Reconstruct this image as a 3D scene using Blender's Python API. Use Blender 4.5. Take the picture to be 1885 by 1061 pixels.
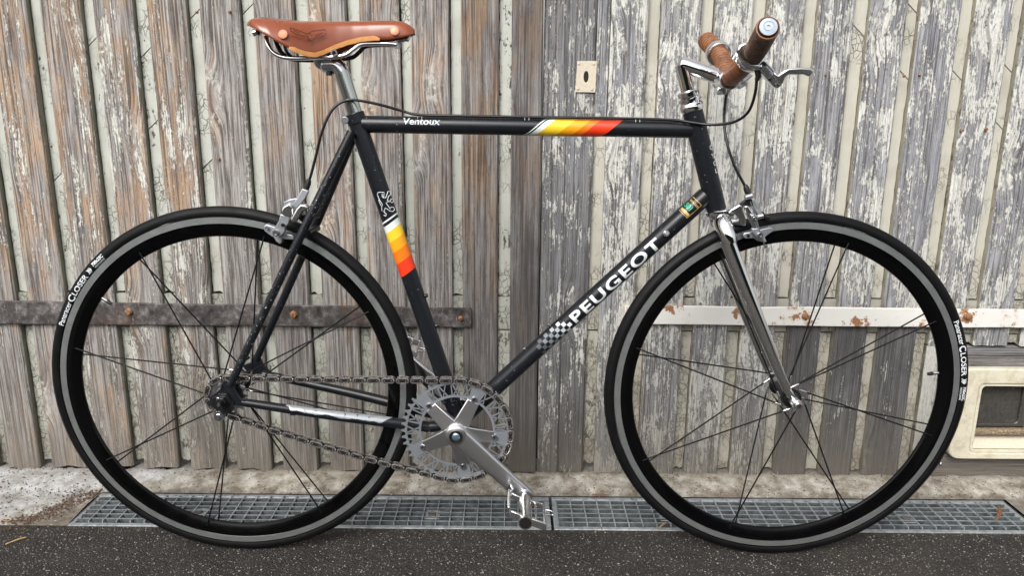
import bpy, bmesh, math, random
import numpy as np
from mathutils import Vector, Matrix
R = math.radians
random.seed(7)
for o in list(bpy.data.objects): bpy.data.objects.remove(o, do_unlink=True)
S = bpy.context.scene
COL = S.collection

# ------------------------------------------------------------------ camera
FPX, PITCH, ROLL, YAW, CH, CD = 1407.17, .237850, .0092501, -.0019133, .847201, 1.32726
cp, sp = math.cos(PITCH), math.sin(PITCH)
Yw = Matrix.Rotation(YAW, 3, 'Z')
fw = Yw @ Vector((0, cp, -sp)); up = Yw @ Vector((0, sp, cp)); rt = Yw @ Vector((1, 0, 0))
CR = rt*math.cos(ROLL) + up*math.sin(ROLL); CU = -rt*math.sin(ROLL) + up*math.cos(ROLL)
CAM = Vector((0, -CD, CH))
cd = bpy.data.cameras.new('camera'); cam = bpy.data.objects.new('camera', cd); COL.objects.link(cam)
m = Matrix((CR, CU, -fw)).transposed().to_4x4(); m.translation = CAM
cam.matrix_world = m
cd.sensor_width = 36; cd.lens = FPX/1885*36; cd.clip_start = .02; cd.clip_end = 400
S.camera = cam

# ------------------------------------------------------------------ light
SUN_EL, SUN_AZ = R(44), R(204)          # azimuth clockwise from +Y (north)
w = bpy.data.worlds.new('World'); S.world = w; w.use_nodes = True
nt = w.node_tree; nt.nodes.clear()
sky = nt.nodes.new('ShaderNodeTexSky'); sky.sky_type = 'NISHITA'; sky.sun_disc = False
sky.sun_elevation = SUN_EL; sky.sun_rotation = SUN_AZ; sky.air_density = 1.0; sky.dust_density = 4.0; sky.ozone_density = .6
hs = nt.nodes.new('ShaderNodeHueSaturation'); hs.inputs['Saturation'].default_value = .22
bg = nt.nodes.new('ShaderNodeBackground'); bg.inputs['Strength'].default_value = .11
ow = nt.nodes.new('ShaderNodeOutputWorld')
nt.links.new(sky.outputs[0], hs.inputs['Color']); nt.links.new(hs.outputs[0], bg.inputs['Color']); nt.links.new(bg.outputs[0], ow.inputs[0])
sl = bpy.data.lights.new('sun', 'SUN'); sl.energy = 1.3; sl.angle = R(32); sl.color = (1, .97, .93)
so = bpy.data.objects.new('sun', sl); COL.objects.link(so)
sd = Vector((math.sin(SUN_AZ)*math.cos(SUN_EL), math.cos(SUN_AZ)*math.cos(SUN_EL), math.sin(SUN_EL)))
so.rotation_euler = (-sd).to_track_quat('-Z', 'Y').to_euler(); so.location = sd*8
S.view_settings.view_transform = 'Standard'; S.view_settings.look = 'None'; S.view_settings.gamma = 1
S.view_settings.exposure = .88
S.render.engine = 'CYCLES'; S.cycles.max_bounces = 8

# ------------------------------------------------------------------ geometry helpers
def P(px, py, Y):
    """point of the vertical plane y=Y seen at photograph position px,py"""
    d = fw + CR*((px-942.5)/FPX) - CU*((py-530.5)/FPX)
    return CAM + d*((Y-CAM.y)/d.y)
def G(px, py, Z=0.):
    d = fw + CR*((px-942.5)/FPX) - CU*((py-530.5)/FPX)
    return CAM + d*((Z-CAM.z)/d.z)
def V(*a): return Vector(a)

class MB:
    def __init__(s): s.v = []; s.f = []; s.m = []
    def add(s, vs, fs, mi=0):
        o = len(s.v); s.v += [tuple(v) for v in vs]; s.f += [tuple(i+o for i in f) for f in fs]; s.m += [mi]*len(fs); return s
    def box(s, c, size, ax=None, mi=0):
        c = Vector(c); hx, hy, hz = [k/2 for k in size]
        X, Y, Z = ax if ax else (V(1,0,0), V(0,1,0), V(0,0,1))
        vs = [c + X*(a*hx) + Y*(b*hy) + Z*(d*hz) for a in (-1,1) for b in (-1,1) for d in (-1,1)]
        return s.add(vs, [(0,1,3,2),(4,6,7,5),(0,4,5,1),(2,3,7,6),(0,2,6,4),(1,5,7,3)], mi)
    def tube(s, path, r, n=14, caps=True, mi=0, flat=None, closed=False):
        path = [Vector(p) for p in path]; N = len(path)
        rs = r if isinstance(r, (list, tuple)) else [r]*N
        T = []
        for i in range(N):
            a = path[max(i-1,0)] if not closed else path[i-1]; b = path[min(i+1,N-1)] if not closed else path[(i+1) % N]
            T.append((b-a).normalized())
        ref = V(0,1,0) if abs(T[0].y) < .9 else V(1,0,0)
        nrm = (ref - T[0]*ref.dot(T[0])).normalized()
        vs = []
        for i in range(N):
            nrm = (nrm - T[i]*nrm.dot(T[i])).normalized(); bi = T[i].cross(nrm)
            fy, fx = flat if flat else (1, 1)
            for k in range(n):
                a = 2*math.pi*k/n
                vs.append(path[i] + nrm*(math.cos(a)*rs[i]*fy) + bi*(math.sin(a)*rs[i]*fx))
        fs = []
        for i in range(N-1 + (1 if closed else 0)):
            for k in range(n):
                j = (i+1) % N; fs.append((i*n+k, i*n+(k+1) % n, j*n+(k+1) % n, j*n+k))
        if caps and not closed:
            fs.append(tuple(range(n-1,-1,-1))); fs.append(tuple((N-1)*n+k for k in range(n)))
        return s.add(vs, fs, mi)
    def lathe(s, prof, c, axis=(0,1,0), n=48, mi=0, closed=False, mats=None):
        """prof: list of (radius, distance along the axis)"""
        c = Vector(c); A = Vector(axis).normalized()
        ref = V(1,0,0) if abs(A.x) < .9 else V(0,0,1)
        U1 = (ref - A*ref.dot(A)).normalized(); W = A.cross(U1)
        vs = [c + A*t + (U1*math.cos(2*math.pi*k/n) + W*math.sin(2*math.pi*k/n))*max(rr, 1e-5) for rr, t in prof for k in range(n)]
        M = len(prof); o = len(s.v); s.v += [tuple(v) for v in vs]
        for i in range(M if closed else M-1):
            j = (i+1) % M
            for k in range(n):
                s.f.append((o+i*n+k, o+i*n+(k+1) % n, o+j*n+(k+1) % n, o+j*n+k)); s.m.append(mats[i] if mats else mi)
        return s
    def prism(s, pts, ext, mi=0):
        pts = [Vector(p) for p in pts]; ext = Vector(ext); n = len(pts)
        return s.add(pts + [p+ext for p in pts], [tuple(range(n)), tuple(range(2*n-1, n-1, -1))] + [(i, i+n, (i+1) % n+n, (i+1) % n) for i in range(n)], mi)
    def ring(s, outer, inner, ext, mi=0):
        n = len(outer); ext = Vector(ext)
        vs = list(outer) + list(inner) + [p+ext for p in outer] + [p+ext for p in inner]
        fs = []
        for i in range(n):
            j = (i+1) % n
            fs += [(i, j, n+j, n+i), (2*n+i, 3*n+i, 3*n+j, 2*n+j), (i, 2*n+i, 2*n+j, j), (n+i, n+j, 3*n+j, 3*n+i)]
        return s.add(vs, fs, mi)
    def pp(s, pix, y0, y1, mi=0):
        """prism traced at depth y0, thick to y1 (y1 farther than y0)"""
        return s.prism([P(a, b, y0) for a, b in pix], (0, y1-y0, 0), mi)
    def build(s, name, mats, parent=None, smooth=True, ang=38, bevel=0, loc=None, sub=0, seg=2):
        me = bpy.data.meshes.new(name)
        off = Vector(loc) if loc is not None else Vector((0,0,0))
        me.from_pydata([tuple(Vector(v)-off) for v in s.v], [], s.f)
        if not isinstance(mats, (list, tuple)): mats = [mats]
        for mm in mats: me.materials.append(mm)
        me.polygons.foreach_set('material_index', s.m)
        bm = bmesh.new(); bm.from_mesh(me); bmesh.ops.recalc_face_normals(bm, faces=bm.faces); bm.to_mesh(me); bm.free()
        if smooth:
            me.polygons.foreach_set('use_smooth', [True]*len(me.polygons)); me.set_sharp_from_angle(angle=R(ang))
        me.update()
        return link(name, me, parent, off, bevel, sub, seg)

def link(name, me, parent=None, loc=(0,0,0), bevel=0, sub=0, seg=2):
    o = bpy.data.objects.new(name, me); COL.objects.link(o)
    o.location = loc
    if parent:
        o.parent = parent
        pl = Vector((0,0,0)); q = parent
        while q: pl += q.location; q = q.parent
        o.location = Vector(loc) - pl
    if bevel:
        b = o.modifiers.new('bevel', 'BEVEL'); b.width = bevel; b.segments = seg; b.limit_method = 'ANGLE'; b.angle_limit = R(40); b.harden_normals = False
    if sub:
        b = o.modifiers.new('sub', 'SUBSURF'); b.levels = sub; b.render_levels = sub
    return o
def empty(name, loc, parent=None):
    o = bpy.data.objects.new(name, None); COL.objects.link(o); o.location = loc; o.empty_display_size = .05
    if parent: o.parent = parent
    return o
def tag(o, label=None, cat=None, group=None, kind=None):
    if label: o['label'] = label
    if cat: o['category'] = cat
    if group: o['group'] = group
    if kind: o['kind'] = kind
    return o
def smoothpath(pts, n=8):
    """Catmull-Rom through pts"""
    pts = [Vector(p) for p in pts]; out = []
    for i in range(len(pts)-1):
        p0 = pts[max(i-1,0)]; p1 = pts[i]; p2 = pts[i+1]; p3 = pts[min(i+2, len(pts)-1)]
        for k in range(n):
            t = k/n
            out.append(.5*((2*p1) + (p2-p0)*t + (2*p0-5*p1+4*p2-p3)*t*t + (-p0+3*p1-3*p2+p3)*t**3))
    out.append(pts[-1]); return out

# ------------------------------------------------------------------ material helpers
class NT:
    def __init__(s, name):
        s.mat = bpy.data.materials.new(name); s.mat.use_nodes = True; s.t = s.mat.node_tree
        s.b = s.t.nodes['Principled BSDF']; s._c = None
    def n(s, typ, **kw):
        x = s.t.nodes.new(typ)
        for k, v in kw.items(): setattr(x, k, v)
        return x
    def l(s, a, b): s.t.links.new(a, b)
    def set(s, sock, v):
        if hasattr(v, 'links') or isinstance(v, bpy.types.NodeSocket): s.l(v, sock)
        else:
            if isinstance(v, (tuple, list)) and len(v) == 3 and sock.type == 'RGBA': v = (*v, 1)
            sock.default_value = v
    def math(s, op, a, b=None, c=None, clamp=False):
        x = s.n('ShaderNodeMath', operation=op, use_clamp=clamp); s.set(x.inputs[0], a)
        if b is not None: s.set(x.inputs[1], b)
        if c is not None: s.set(x.inputs[2], c)
        return x.outputs[0]
    def vmath(s, op, a, b=None):
        x = s.n('ShaderNodeVectorMath', operation=op); s.set(x.inputs[0], a)
        if b is not None:
            if op == 'SCALE': s.set(x.inputs['Scale'], b)
            else: s.set(x.inputs[1], b)
        return x.outputs[0]
    def mix(s, f, a, b, mode='MIX'):
        x = s.n('ShaderNodeMix', data_type='RGBA', blend_type=mode); s.set(x.inputs[0], f); s.set(x.inputs[6], a); s.set(x.inputs[7], b); return x.outputs[2]
    def noise(s, vec, scale=1, detail=4, rough=.55, dist=0):
        x = s.n('ShaderNodeTexNoise'); s.set(x.inputs['Vector'], vec); x.inputs['Scale'].default_value = scale
        x.inputs['Detail'].default_value = detail; x.inputs['Roughness'].default_value = rough; x.inputs['Distortion'].default_value = dist
        return x.outputs['Fac']
    def vor(s, vec, scale=1, feature='F1', out='Distance', rand=1):
        x = s.n('ShaderNodeTexVoronoi', feature=feature); s.set(x.inputs['Vector'], vec); x.inputs['Scale'].default_value = scale; x.inputs['Randomness'].default_value = rand
        return x.outputs[out]
    def ss(s, v, a, b):
        x = s.n('ShaderNodeMapRange', interpolation_type='SMOOTHSTEP'); s.set(x.inputs[0], v); s.set(x.inputs[1], a); s.set(x.inputs[2], b); return x.outputs[0]
    def lin(s, v, a, b, c=0, d=1):
        x = s.n('ShaderNodeMapRange'); s.set(x.inputs[0], v); s.set(x.inputs[1], a); s.set(x.inputs[2], b); s.set(x.inputs[3], c); s.set(x.inputs[4], d); return x.outputs[0]
    def bump(s, h, strength=.5, dist=.001):
        x = s.n('ShaderNodeBump'); x.inputs['Strength'].default_value = strength; x.inputs['Distance'].default_value = dist; s.set(x.inputs['Height'], h); s.l(x.outputs[0], s.b.inputs['Normal']); return x
    def ramp(s, v, stops):
        x = s.n('ShaderNodeValToRGB'); s.set(x.inputs[0], v); e = x.color_ramp.elements
        while len(e) < len(stops): e.new(.5)
        for i, (p_, c_) in enumerate(stops): e[i].position = p_; e[i].color = (*c_, 1)
        return x.outputs[0]
    def pos(s): return s.n('ShaderNodeNewGeometry').outputs['Position']
    def col(s, v): s.set(s.b.inputs['Base Color'], v)
    def rough(s, v): s.set(s.b.inputs['Roughness'], v)
    def metal(s, v): s.set(s.b.inputs['Metallic'], v)

def simple(name, c, rough=.5, metal=0, coat=0, var=.12, vscale=60, grain=.0, rvar=.12):
    N = NT(name); p_ = N.pos()
    n1 = N.noise(p_, vscale, 5, .65)
    f = N.lin(n1, .3, .7, 1-var, 1+var)
    cc = N.n('ShaderNodeCombineColor'); N.col(N.vmath('SCALE', (c[0], c[1], c[2]), f))
    n2 = N.noise(p_, vscale*.4, 4, .6)
    N.rough(N.lin(n2, .3, .7, max(rough-rvar*rough*2, .02), min(rough+rvar*rough*2, 1)))
    N.metal(metal)
    if coat: N.b.inputs['Coat Weight'].default_value = coat; N.b.inputs['Coat Roughness'].default_value = .08
    if grain: N.bump(N.noise(p_, 900, 3, .6), grain, .0005)
    return N.mat

# ---- weathered planks: object colour r = paint left, g = 0 blue grey .. 1 brown, b = darkness
def wood_mat(name, paint=(.60,.58,.50), PX=22., PZ=7.):
    N = NT(name)
    tc = N.n('ShaderNodeTexCoord').outputs['Object']; oi = N.n('ShaderNodeObjectInfo')
    sc = N.n('ShaderNodeSeparateColor'); N.l(oi.outputs['Color'], sc.inputs[0]); pr, br, dk = sc.outputs[0], sc.outputs[1], sc.outputs[2]
    off = N.math('MULTIPLY', oi.outputs['Random'], 37.)
    sx = N.n('ShaderNodeSeparateXYZ'); N.l(tc, sx.inputs[0]); x, y, z = sx.outputs
    def vec(a, b, c):
        q = N.n('ShaderNodeCombineXYZ'); N.set(q.inputs[0], a); N.set(q.inputs[1], b); N.set(q.inputs[2], c); return q.outputs[0]
    # knots
    kv = vec(N.math('MULTIPLY', x, 9.), off, N.math('MULTIPLY', z, 3.6))
    kd = N.vor(kv, 1.0, rand=.85)
    kn = N.ss(kd, .36, .04)
    knc = N.ss(kd, .14, .05)
    wz = N.n('ShaderNodeSeparateXYZ'); N.l(N.pos(), wz.inputs[0])
    low = N.ss(wz.outputs[2], .72, .25)
    # grain coordinate
    wv = N.noise(vec(N.math('MULTIPLY', x, 4.), off, N.math('MULTIPLY', z, 1.3)), 1, 2, .5)
    gx = N.math('ADD', x, N.math('MULTIPLY', wv, .012))
    gx = N.math('ADD', gx, N.math('MULTIPLY', kn, .018))
    g1 = N.noise(vec(N.math('MULTIPLY', gx, 330.), off, N.math('MULTIPLY', z, 4.)), 1, 5, .6)
    g2 = N.noise(vec(N.math('MULTIPLY', gx, 120.), off, N.math('MULTIPLY', z, 8.0)), 1, 6, .7)
    g3 = N.noise(vec(N.math('MULTIPLY', x, 17.), N.math('ADD', off, 5.), N.math('MULTIPLY', z, 6.)), 1, 8, .68)
    g4 = N.noise(vec(N.math('MULTIPLY', gx, 50.), N.math('ADD', off, 9.), N.math('MULTIPLY', z, 8.)), 1, 7, .7)
    gm = N.noise(vec(N.math('MULTIPLY', x, 170.), N.math('ADD', off, 6.), N.math('MULTIPLY', z, 40.)), 1, 5, .75)
    p0 = N.noise(vec(N.math('MULTIPLY', x, 110.), off, N.math('MULTIPLY', z, 70.)), 1, 5, .7)
    # wood colours
    brown = N.ramp(g4, [(.34, (.17,.10,.06)), (.44, (.38,.215,.11)), (.53, (.46,.285,.16)), (.62, (.47,.36,.265))])
    grey = N.ramp(g2, [(.32, (.095,.085,.08)), (.44, (.23,.21,.20)), (.54, (.355,.335,.325)), (.66, (.49,.47,.455))])
    blue = N.ramp(g4, [(.32, (.15,.155,.172)), (.45, (.25,.258,.282)), (.57, (.335,.343,.37)), (.70, (.43,.435,.455))])
    f1 = N.math('MULTIPLY', N.ss(N.math('ADD', br, N.math('MULTIPLY', N.math('SUBTRACT', N.math('ADD', N.math('MULTIPLY', g4, .45), N.math('MULTIPLY', g3, .55)), .5), 3.0)), N.math('ADD', .37, N.math('MULTIPLY', low, .16)), N.math('ADD', .81, N.math('MULTIPLY', low, .20))), .85)
    f0 = N.ss(N.math('ADD', br, N.math('MULTIPLY', N.math('SUBTRACT', g3, .5), .8)), .35, .0)
    c = N.mix(f0, grey, blue); c = N.mix(f1, c, brown)
    c = N.mix(N.math('MULTIPLY', N.ss(g1, .49, .39), .74), c, (.07,.058,.048))      # dark pores between ridges
    c = N.mix(N.math('MULTIPLY', N.ss(g1, .54, .62), .42), c, (.60,.57,.53))
    c = N.mix(N.math('MULTIPLY', N.ss(gm, .45, .33), .55), c, (.09,.07,.055))
    c = N.mix(N.math('MULTIPLY', N.ss(gm, .58, .72), .40), c, (.60,.57,.53))
    c = N.mix(N.math('MULTIPLY', N.math('MULTIPLY', N.ss(kd, .30, .16), N.ss(kd, .10, .15)), N.math('MULTIPLY', N.ss(p0, .48, .60), .8)), c, (.66,.64,.58)); c = N.mix(N.math('MULTIPLY', knc, .60), c, N.mix(N.noise(tc, 160, 3), (.13,.085,.055), (.34,.25,.18)))
    # darkness by plank, dirt patches with a shape of their own
    dd = N.math('MULTIPLY', N.math('MULTIPLY', dk, N.lin(g3, .35, .65, .75, 1.15)), N.lin(low, 0, 1, .95, 1.75))
    c = N.mix(N.math('MINIMUM', dd, .80), c, (.040,.039,.042))
    # paint that is left: long streaks along the grain and torn flakes
    p1 = N.noise(vec(N.math('MULTIPLY', x, PX), N.math('ADD', off, 2.), N.math('MULTIPLY', z, PZ)), 1, 9, .70, .5)
    p2 = N.noise(vec(N.math('MULTIPLY', gx, 300.), N.math('ADD', off, 3.), N.math('MULTIPLY', z, 12.)), 1, 4, .7)
    p3 = N.noise(vec(N.math('MULTIPLY', x, 210.), N.math('ADD', off, 4.), N.math('MULTIPLY', z, 100.)), 1, 5, .8)
    pm = N.math('ADD', N.math('ADD', N.math('MULTIPLY', p1, .47), N.math('MULTIPLY', p2, .28)), N.math('MULTIPLY', p3, .25))
    th = N.math('ADD', N.math('SUBTRACT', .68, N.math('MULTIPLY', pr, .36)), N.math('MULTIPLY', low, .012))
    mask = N.ss(pm, th, N.math('ADD', th, .008))
    edge = N.math('MULTIPLY', N.ss(pm, N.math('SUBTRACT', th, .012), th), N.math('SUBTRACT', 1., mask))
    pc = N.mix(N.ss(p3, .35, .6), tuple(k*.74 for k in paint), paint)
    pc = N.mix(N.math('MULTIPLY', N.ss(g1, .46, .38), .62), pc, (.20,.185,.16))
    pc = N.mix(N.math('MULTIPLY', N.ss(g3, .62, .75), .30), pc, (.33,.30,.24))
    pc = N.mix(N.math('MULTIPLY', dk, .35), pc, (.22,.21,.20))
    c = N.mix(N.math('MULTIPLY', edge, .6), c, (.05,.045,.04))
    c = N.mix(mask, c, pc)
    # splash dirt near the ground
    dn = N.ss(N.math('ADD', wz.outputs[2], N.math('MULTIPLY', N.math('SUBTRACT', g3, .5), .30)), .19, .0)
    c = N.mix(N.math('MULTIPLY', dn, .55), c, N.mix(g3, (.12,.10,.075), (.20,.175,.14)))
    mb = N.ss(N.math('ADD', wz.outputs[2], N.math('MULTIPLY', N.math('SUBTRACT', g3, .5), .25)), .34, .10)
    idk = N.lin(dk, 0, .6, 1, .15); c = N.mix(N.math('MULTIPLY', N.math('MULTIPLY', mb, idk), .30), c, (.17,.15,.12)); c = N.mix(N.math('MULTIPLY', low, .16), c, (.12,.108,.092))
    # nail heads, rust specks
    c = N.mix(N.math('MULTIPLY', N.ss(N.noise(tc, 34, 6, .7), .72, .76), .8), c, (.30,.11,.035))
    N.col(c)
    N.rough(N.math('SUBTRACT', .82, N.math('MULTIPLY', mask, .25))); N.b.inputs['Specular IOR Level'].default_value = .3
    h = N.math('ADD', N.math('ADD', N.math('MULTIPLY', g1, 1.3), N.math('MULTIPLY', g2, .8)), N.math('MULTIPLY', mask, .55))
    N.bump(h, 1., .0026)
    return N.mat

def strip_mat(name, c0=(.50,.50,.44), crack=1.):
    N = NT(name)
    tc = N.n('ShaderNodeTexCoord').outputs['Object']; oi = N.n('ShaderNodeObjectInfo')
    off = N.n('ShaderNodeCombineXYZ'); N.l(N.math('MULTIPLY', oi.outputs['Random'], 29.), off.inputs[1])
    v = N.vmath('ADD', tc, off.outputs[0])
    sc = N.n('ShaderNodeSeparateColor'); N.l(oi.outputs['Color'], sc.inputs[0]); fl, gr, dk = sc.outputs[0], sc.outputs[1], sc.outputs[2]
    vs = N.vmath('MULTIPLY', v, (1., 1., .7))
    wob = N.n('ShaderNodeTexNoise'); N.l(vs, wob.inputs[0]); wob.inputs['Scale'].default_value = 90; wob.inputs['Detail'].default_value = 3
    vw = N.vmath('ADD', vs, N.vmath('SCALE', wob.outputs['Color'], .006))
    d = N.vor(vw, 85, 'DISTANCE_TO_EDGE'); d2 = N.vor(vw, 34, 'DISTANCE_TO_EDGE')
    reg = N.noise(v, 11, 4, .6)
    wz = N.n('ShaderNodeSeparateXYZ'); N.l(N.pos(), wz.inputs[0])
    low = N.ss(wz.outputs[2], .75, .15)
    reg2 = N.math('ADD', reg, N.math('MULTIPLY', low, .16*crack))
    cr = N.math('MULTIPLY', N.math('MAXIMUM', N.ss(d, .05, .0), N.ss(d2, .028, .0)), N.ss(reg2, .50, .66))
    fn = N.noise(N.vmath('MULTIPLY', v, (75., 75., 42.)), 1, 6, .7)
    th = N.math('SUBTRACT', .74, N.math('MULTIPLY', fl, .30))
    flake = N.ss(fn, th, N.math('ADD', th, .012))
    base = N.mix(N.noise(v, 26, 5, .6), tuple(k*.80 for k in c0), c0)
    base = N.mix(N.math('MULTIPLY', N.ss(N.noise(N.vmath('MULTIPLY', v, (300., 300., 18.)), 1, 3), .5, .7), .16), base, (.25,.23,.19))
    base = N.mix(N.math('MULTIPLY', N.ss(N.noise(v, 6, 5, .6), .50, .72), .40), base, (.27,.245,.19))
    under = N.mix(N.ss(N.noise(v, 40, 3), .4, .6), (.09,.075,.06), N.mix(gr, (.19,.16,.13), (.05,.11,.07)))
    c = N.mix(N.math('MULTIPLY', cr, .80), base, (.10,.085,.065)); c = N.mix(flake, c, under)
    c = N.mix(N.math('MULTIPLY', dk, .7), c, (.10,.095,.085)); c = N.mix(N.math('MULTIPLY', N.math('MULTIPLY', low, N.lin(reg, .35, .65, .15, .75)), .75), c, (.20,.175,.125))
    dn = N.ss(wz.outputs[2], .16, .0); c = N.mix(N.math('MULTIPLY', N.math('MULTIPLY', dn, N.lin(reg, .3, .7, .4, 1.)), .8), c, (.12,.10,.075))
    N.col(c); N.rough(.62)
    h = N.math('SUBTRACT', N.math('SUBTRACT', N.math('MULTIPLY', N.noise(v, 220, 4), .3), N.math('MULTIPLY', cr, .8)), flake)
    N.bump(h, .9, .0016)
    return N.mat

def noisy(name, fn):
    N = NT(name); fn(N, N.pos()); return N.mat

M = {}
M['wood'] = wood_mat('weathered_wood', (.72,.71,.65), 46., 5.)
M['wood_r'] = wood_mat('peeling_painted_wood', (.68,.675,.63), 25., 10.)
M['edge'] = strip_mat('painted_plank_edge', (.25,.25,.19), .3)
M['edge_r'] = strip_mat('painted_plank_edge_beige', (.38,.355,.28), .3)
M['strip'] = strip_mat('cracked_pale_green_paint', (.57,.585,.53))
M['strip_r'] = strip_mat('cracked_beige_paint', (.58,.56,.485))
def f_iron(N, p):
    a = N.noise(p, 45, 8, .72); b = N.noise(p, 7, 4); s_ = N.noise(N.vmath('MULTIPLY', p, (30., 1., 200.)), 1, 4)
    c = N.ramp(a, [(.36, (.03,.027,.027)), (.50, (.085,.075,.072)), (.62, (.19,.175,.17)), (.72, (.42,.40,.38))])
    c = N.mix(N.math('MULTIPLY', N.ss(b, .55, .70), .45), c, (.17,.09,.055))
    s2 = N.noise(N.vmath('MULTIPLY', p, (260., 1., 45.)), 1, 4, .7); c = N.mix(N.math('MULTIPLY', N.ss(s2, .64, .70), .7), c, (.42,.41,.40)); c = N.mix(N.math('MULTIPLY', N.ss(N.noise(p, 130, 5, .8), .58, .66), .55), c, (.02,.017,.016)); N.col(c); N.rough(N.lin(a, .3, .7, .45, .8)); N.metal(.25); N.bump(a, .6, .001)
M['iron'] = noisy('rusty_iron', f_iron)
BOLTS = [(P(x_, 582, .279).x, P(x_, y_, .279).z) for x_, y_ in ((1482,582), (1781,582), (1585,596), (1240,567), (1100,596), (1375,580))]
def f_wiron(N, p):
    a = N.noise(p, 60, 8, .7); b = N.noise(p, 9, 4); q = N.math('ADD', N.math('MULTIPLY', a, .55), N.math('MULTIPLY', b, .45))
    c = N.mix(N.noise(p, 20, 4), (.66,.65,.61), (.78,.77,.73))
    r_ = N.ss(q, .60, .64); c = N.mix(N.math('MULTIPLY', N.ss(q, .55, .62), .5), c, (.55,.40,.26)); c = N.mix(r_, c, N.mix(a, (.10,.03,.012), (.35,.14,.05)))
    for (bx, bz) in BOLTS:
        dv = N.vmath('SUBTRACT', N.vmath('MULTIPLY', p, (1., 0., 1.)), (bx, 0., bz)); ln = N.n('ShaderNodeVectorMath', operation='LENGTH'); N.l(N.vmath('MULTIPLY', dv, (.55, 1., 1.)), ln.inputs[0])
        rr_ = N.math('SUBTRACT', N.math('ADD', a, N.math('MULTIPLY', N.ss(ln.outputs['Value'], .026, .003), .16)), 0.)
        c = N.mix(N.math('MULTIPLY', N.ss(rr_, .615, .65), N.ss(ln.outputs['Value'], .034, .015)), c, N.mix(N.noise(p, 200, 3), (.16,.055,.02), (.46,.25,.13)))
    N.col(c); N.rough(.5); N.bump(N.math('ADD', a, r_), .5, .0008)
M['white_iron'] = noisy('white_painted_iron', f_wiron)
def f_rustbolt(N, p):
    a = N.noise(p, 300, 5, .7); N.col(N.ramp(a, [(.35, (.07,.03,.015)), (.5, (.28,.12,.045)), (.65, (.45,.30,.18))])); N.rough(.7); N.bump(a, .7, .001)
M['rust'] = noisy('rust', f_rustbolt)
M['cream_plate'] = simple('cream_plate', (.60,.53,.42), .5, var=.1, vscale=200, grain=.2)
def f_flap(N, p):
    a = N.noise(p, 180, 5, .75); b = N.noise(p, 30, 5, .7); c = N.mix(N.ss(a, .60, .70), (.66,.62,.49), (.25,.17,.09)); c = N.mix(N.math('MULTIPLY', N.ss(b, .42, .68), .55), c, (.40,.34,.23)); N.col(c); N.rough(.38)
M['cream_plastic'] = noisy('cream_plastic', f_flap)
M['dirt'] = noisy('caked_dirt', lambda N, p: (N.col(N.ramp(N.noise(p, 220, 6, .75), [(.35, (.08,.06,.04)), (.5, (.26,.19,.12)), (.68, (.55,.46,.34))])), N.rough(.9), N.bump(N.noise(p, 260, 5, .8), 1., .003)))
M['dark'] = simple('dark_interior', (.015,.013,.012), .9)
M['smoke'] = simple('smoked_plastic', (.06,.056,.05), .25, var=.35, vscale=160, coat=.5)
M['old_board'] = wood_mat('old_grey_board', (.40,.38,.33))

def f_asphalt(N, p):
    big = N.noise(p, 2.2, 5, .6); mid = N.noise(p, 14, 5, .6); fine = N.noise(p, 260, 5, .75)
    v1 = N.n('ShaderNodeTexVoronoi'); N.l(p, v1.inputs['Vector']); v1.inputs['Scale'].default_value = 330
    sc = N.n('ShaderNodeSeparateColor'); N.l(v1.outputs['Color'], sc.inputs[0])
    v2 = N.n('ShaderNodeTexVoronoi'); N.l(p, v2.inputs['Vector']); v2.inputs['Scale'].default_value = 170
    sc2 = N.n('ShaderNodeSeparateColor'); N.l(v2.outputs['Color'], sc2.inputs[0])
    base = N.mix(N.ss(mid, .35, .65), (.015,.0132,.0120), (.034,.0295,.0260)); base = N.mix(N.ss(big, .5, .7), base, (.042,.035,.028))
    base = N.mix(N.lin(fine, .42, .72, 0, .7), base, (.12,.11,.10))
    s1 = N.math('MULTIPLY', N.ss(sc.outputs[0], .80, .86), N.ss(v1.outputs['Distance'], .50, .30))
    s2 = N.math('MULTIPLY', N.ss(sc2.outputs[1], .965, .975), N.ss(v2.outputs['Distance'], .42, .28))
    base = N.mix(s1, base, N.mix(sc.outputs[2], (.10,.09,.08), (.42,.40,.36))); base = N.mix(s2, base, N.mix(sc2.outputs[2], (.16,.14,.12), (.50,.48,.44)))
    N.col(base); N.rough(N.lin(fine, .3, .7, .55, .9)); N.b.inputs['Specular IOR Level'].default_value = .35
    h = N.math('ADD', N.math('ADD', fine, N.math('MULTIPLY', v1.outputs['Distance'], -.7)), N.math('MULTIPLY', s2, .5))
    N.bump(h, 1., .007)
M['asphalt'] = noisy('asphalt', f_asphalt)
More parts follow.
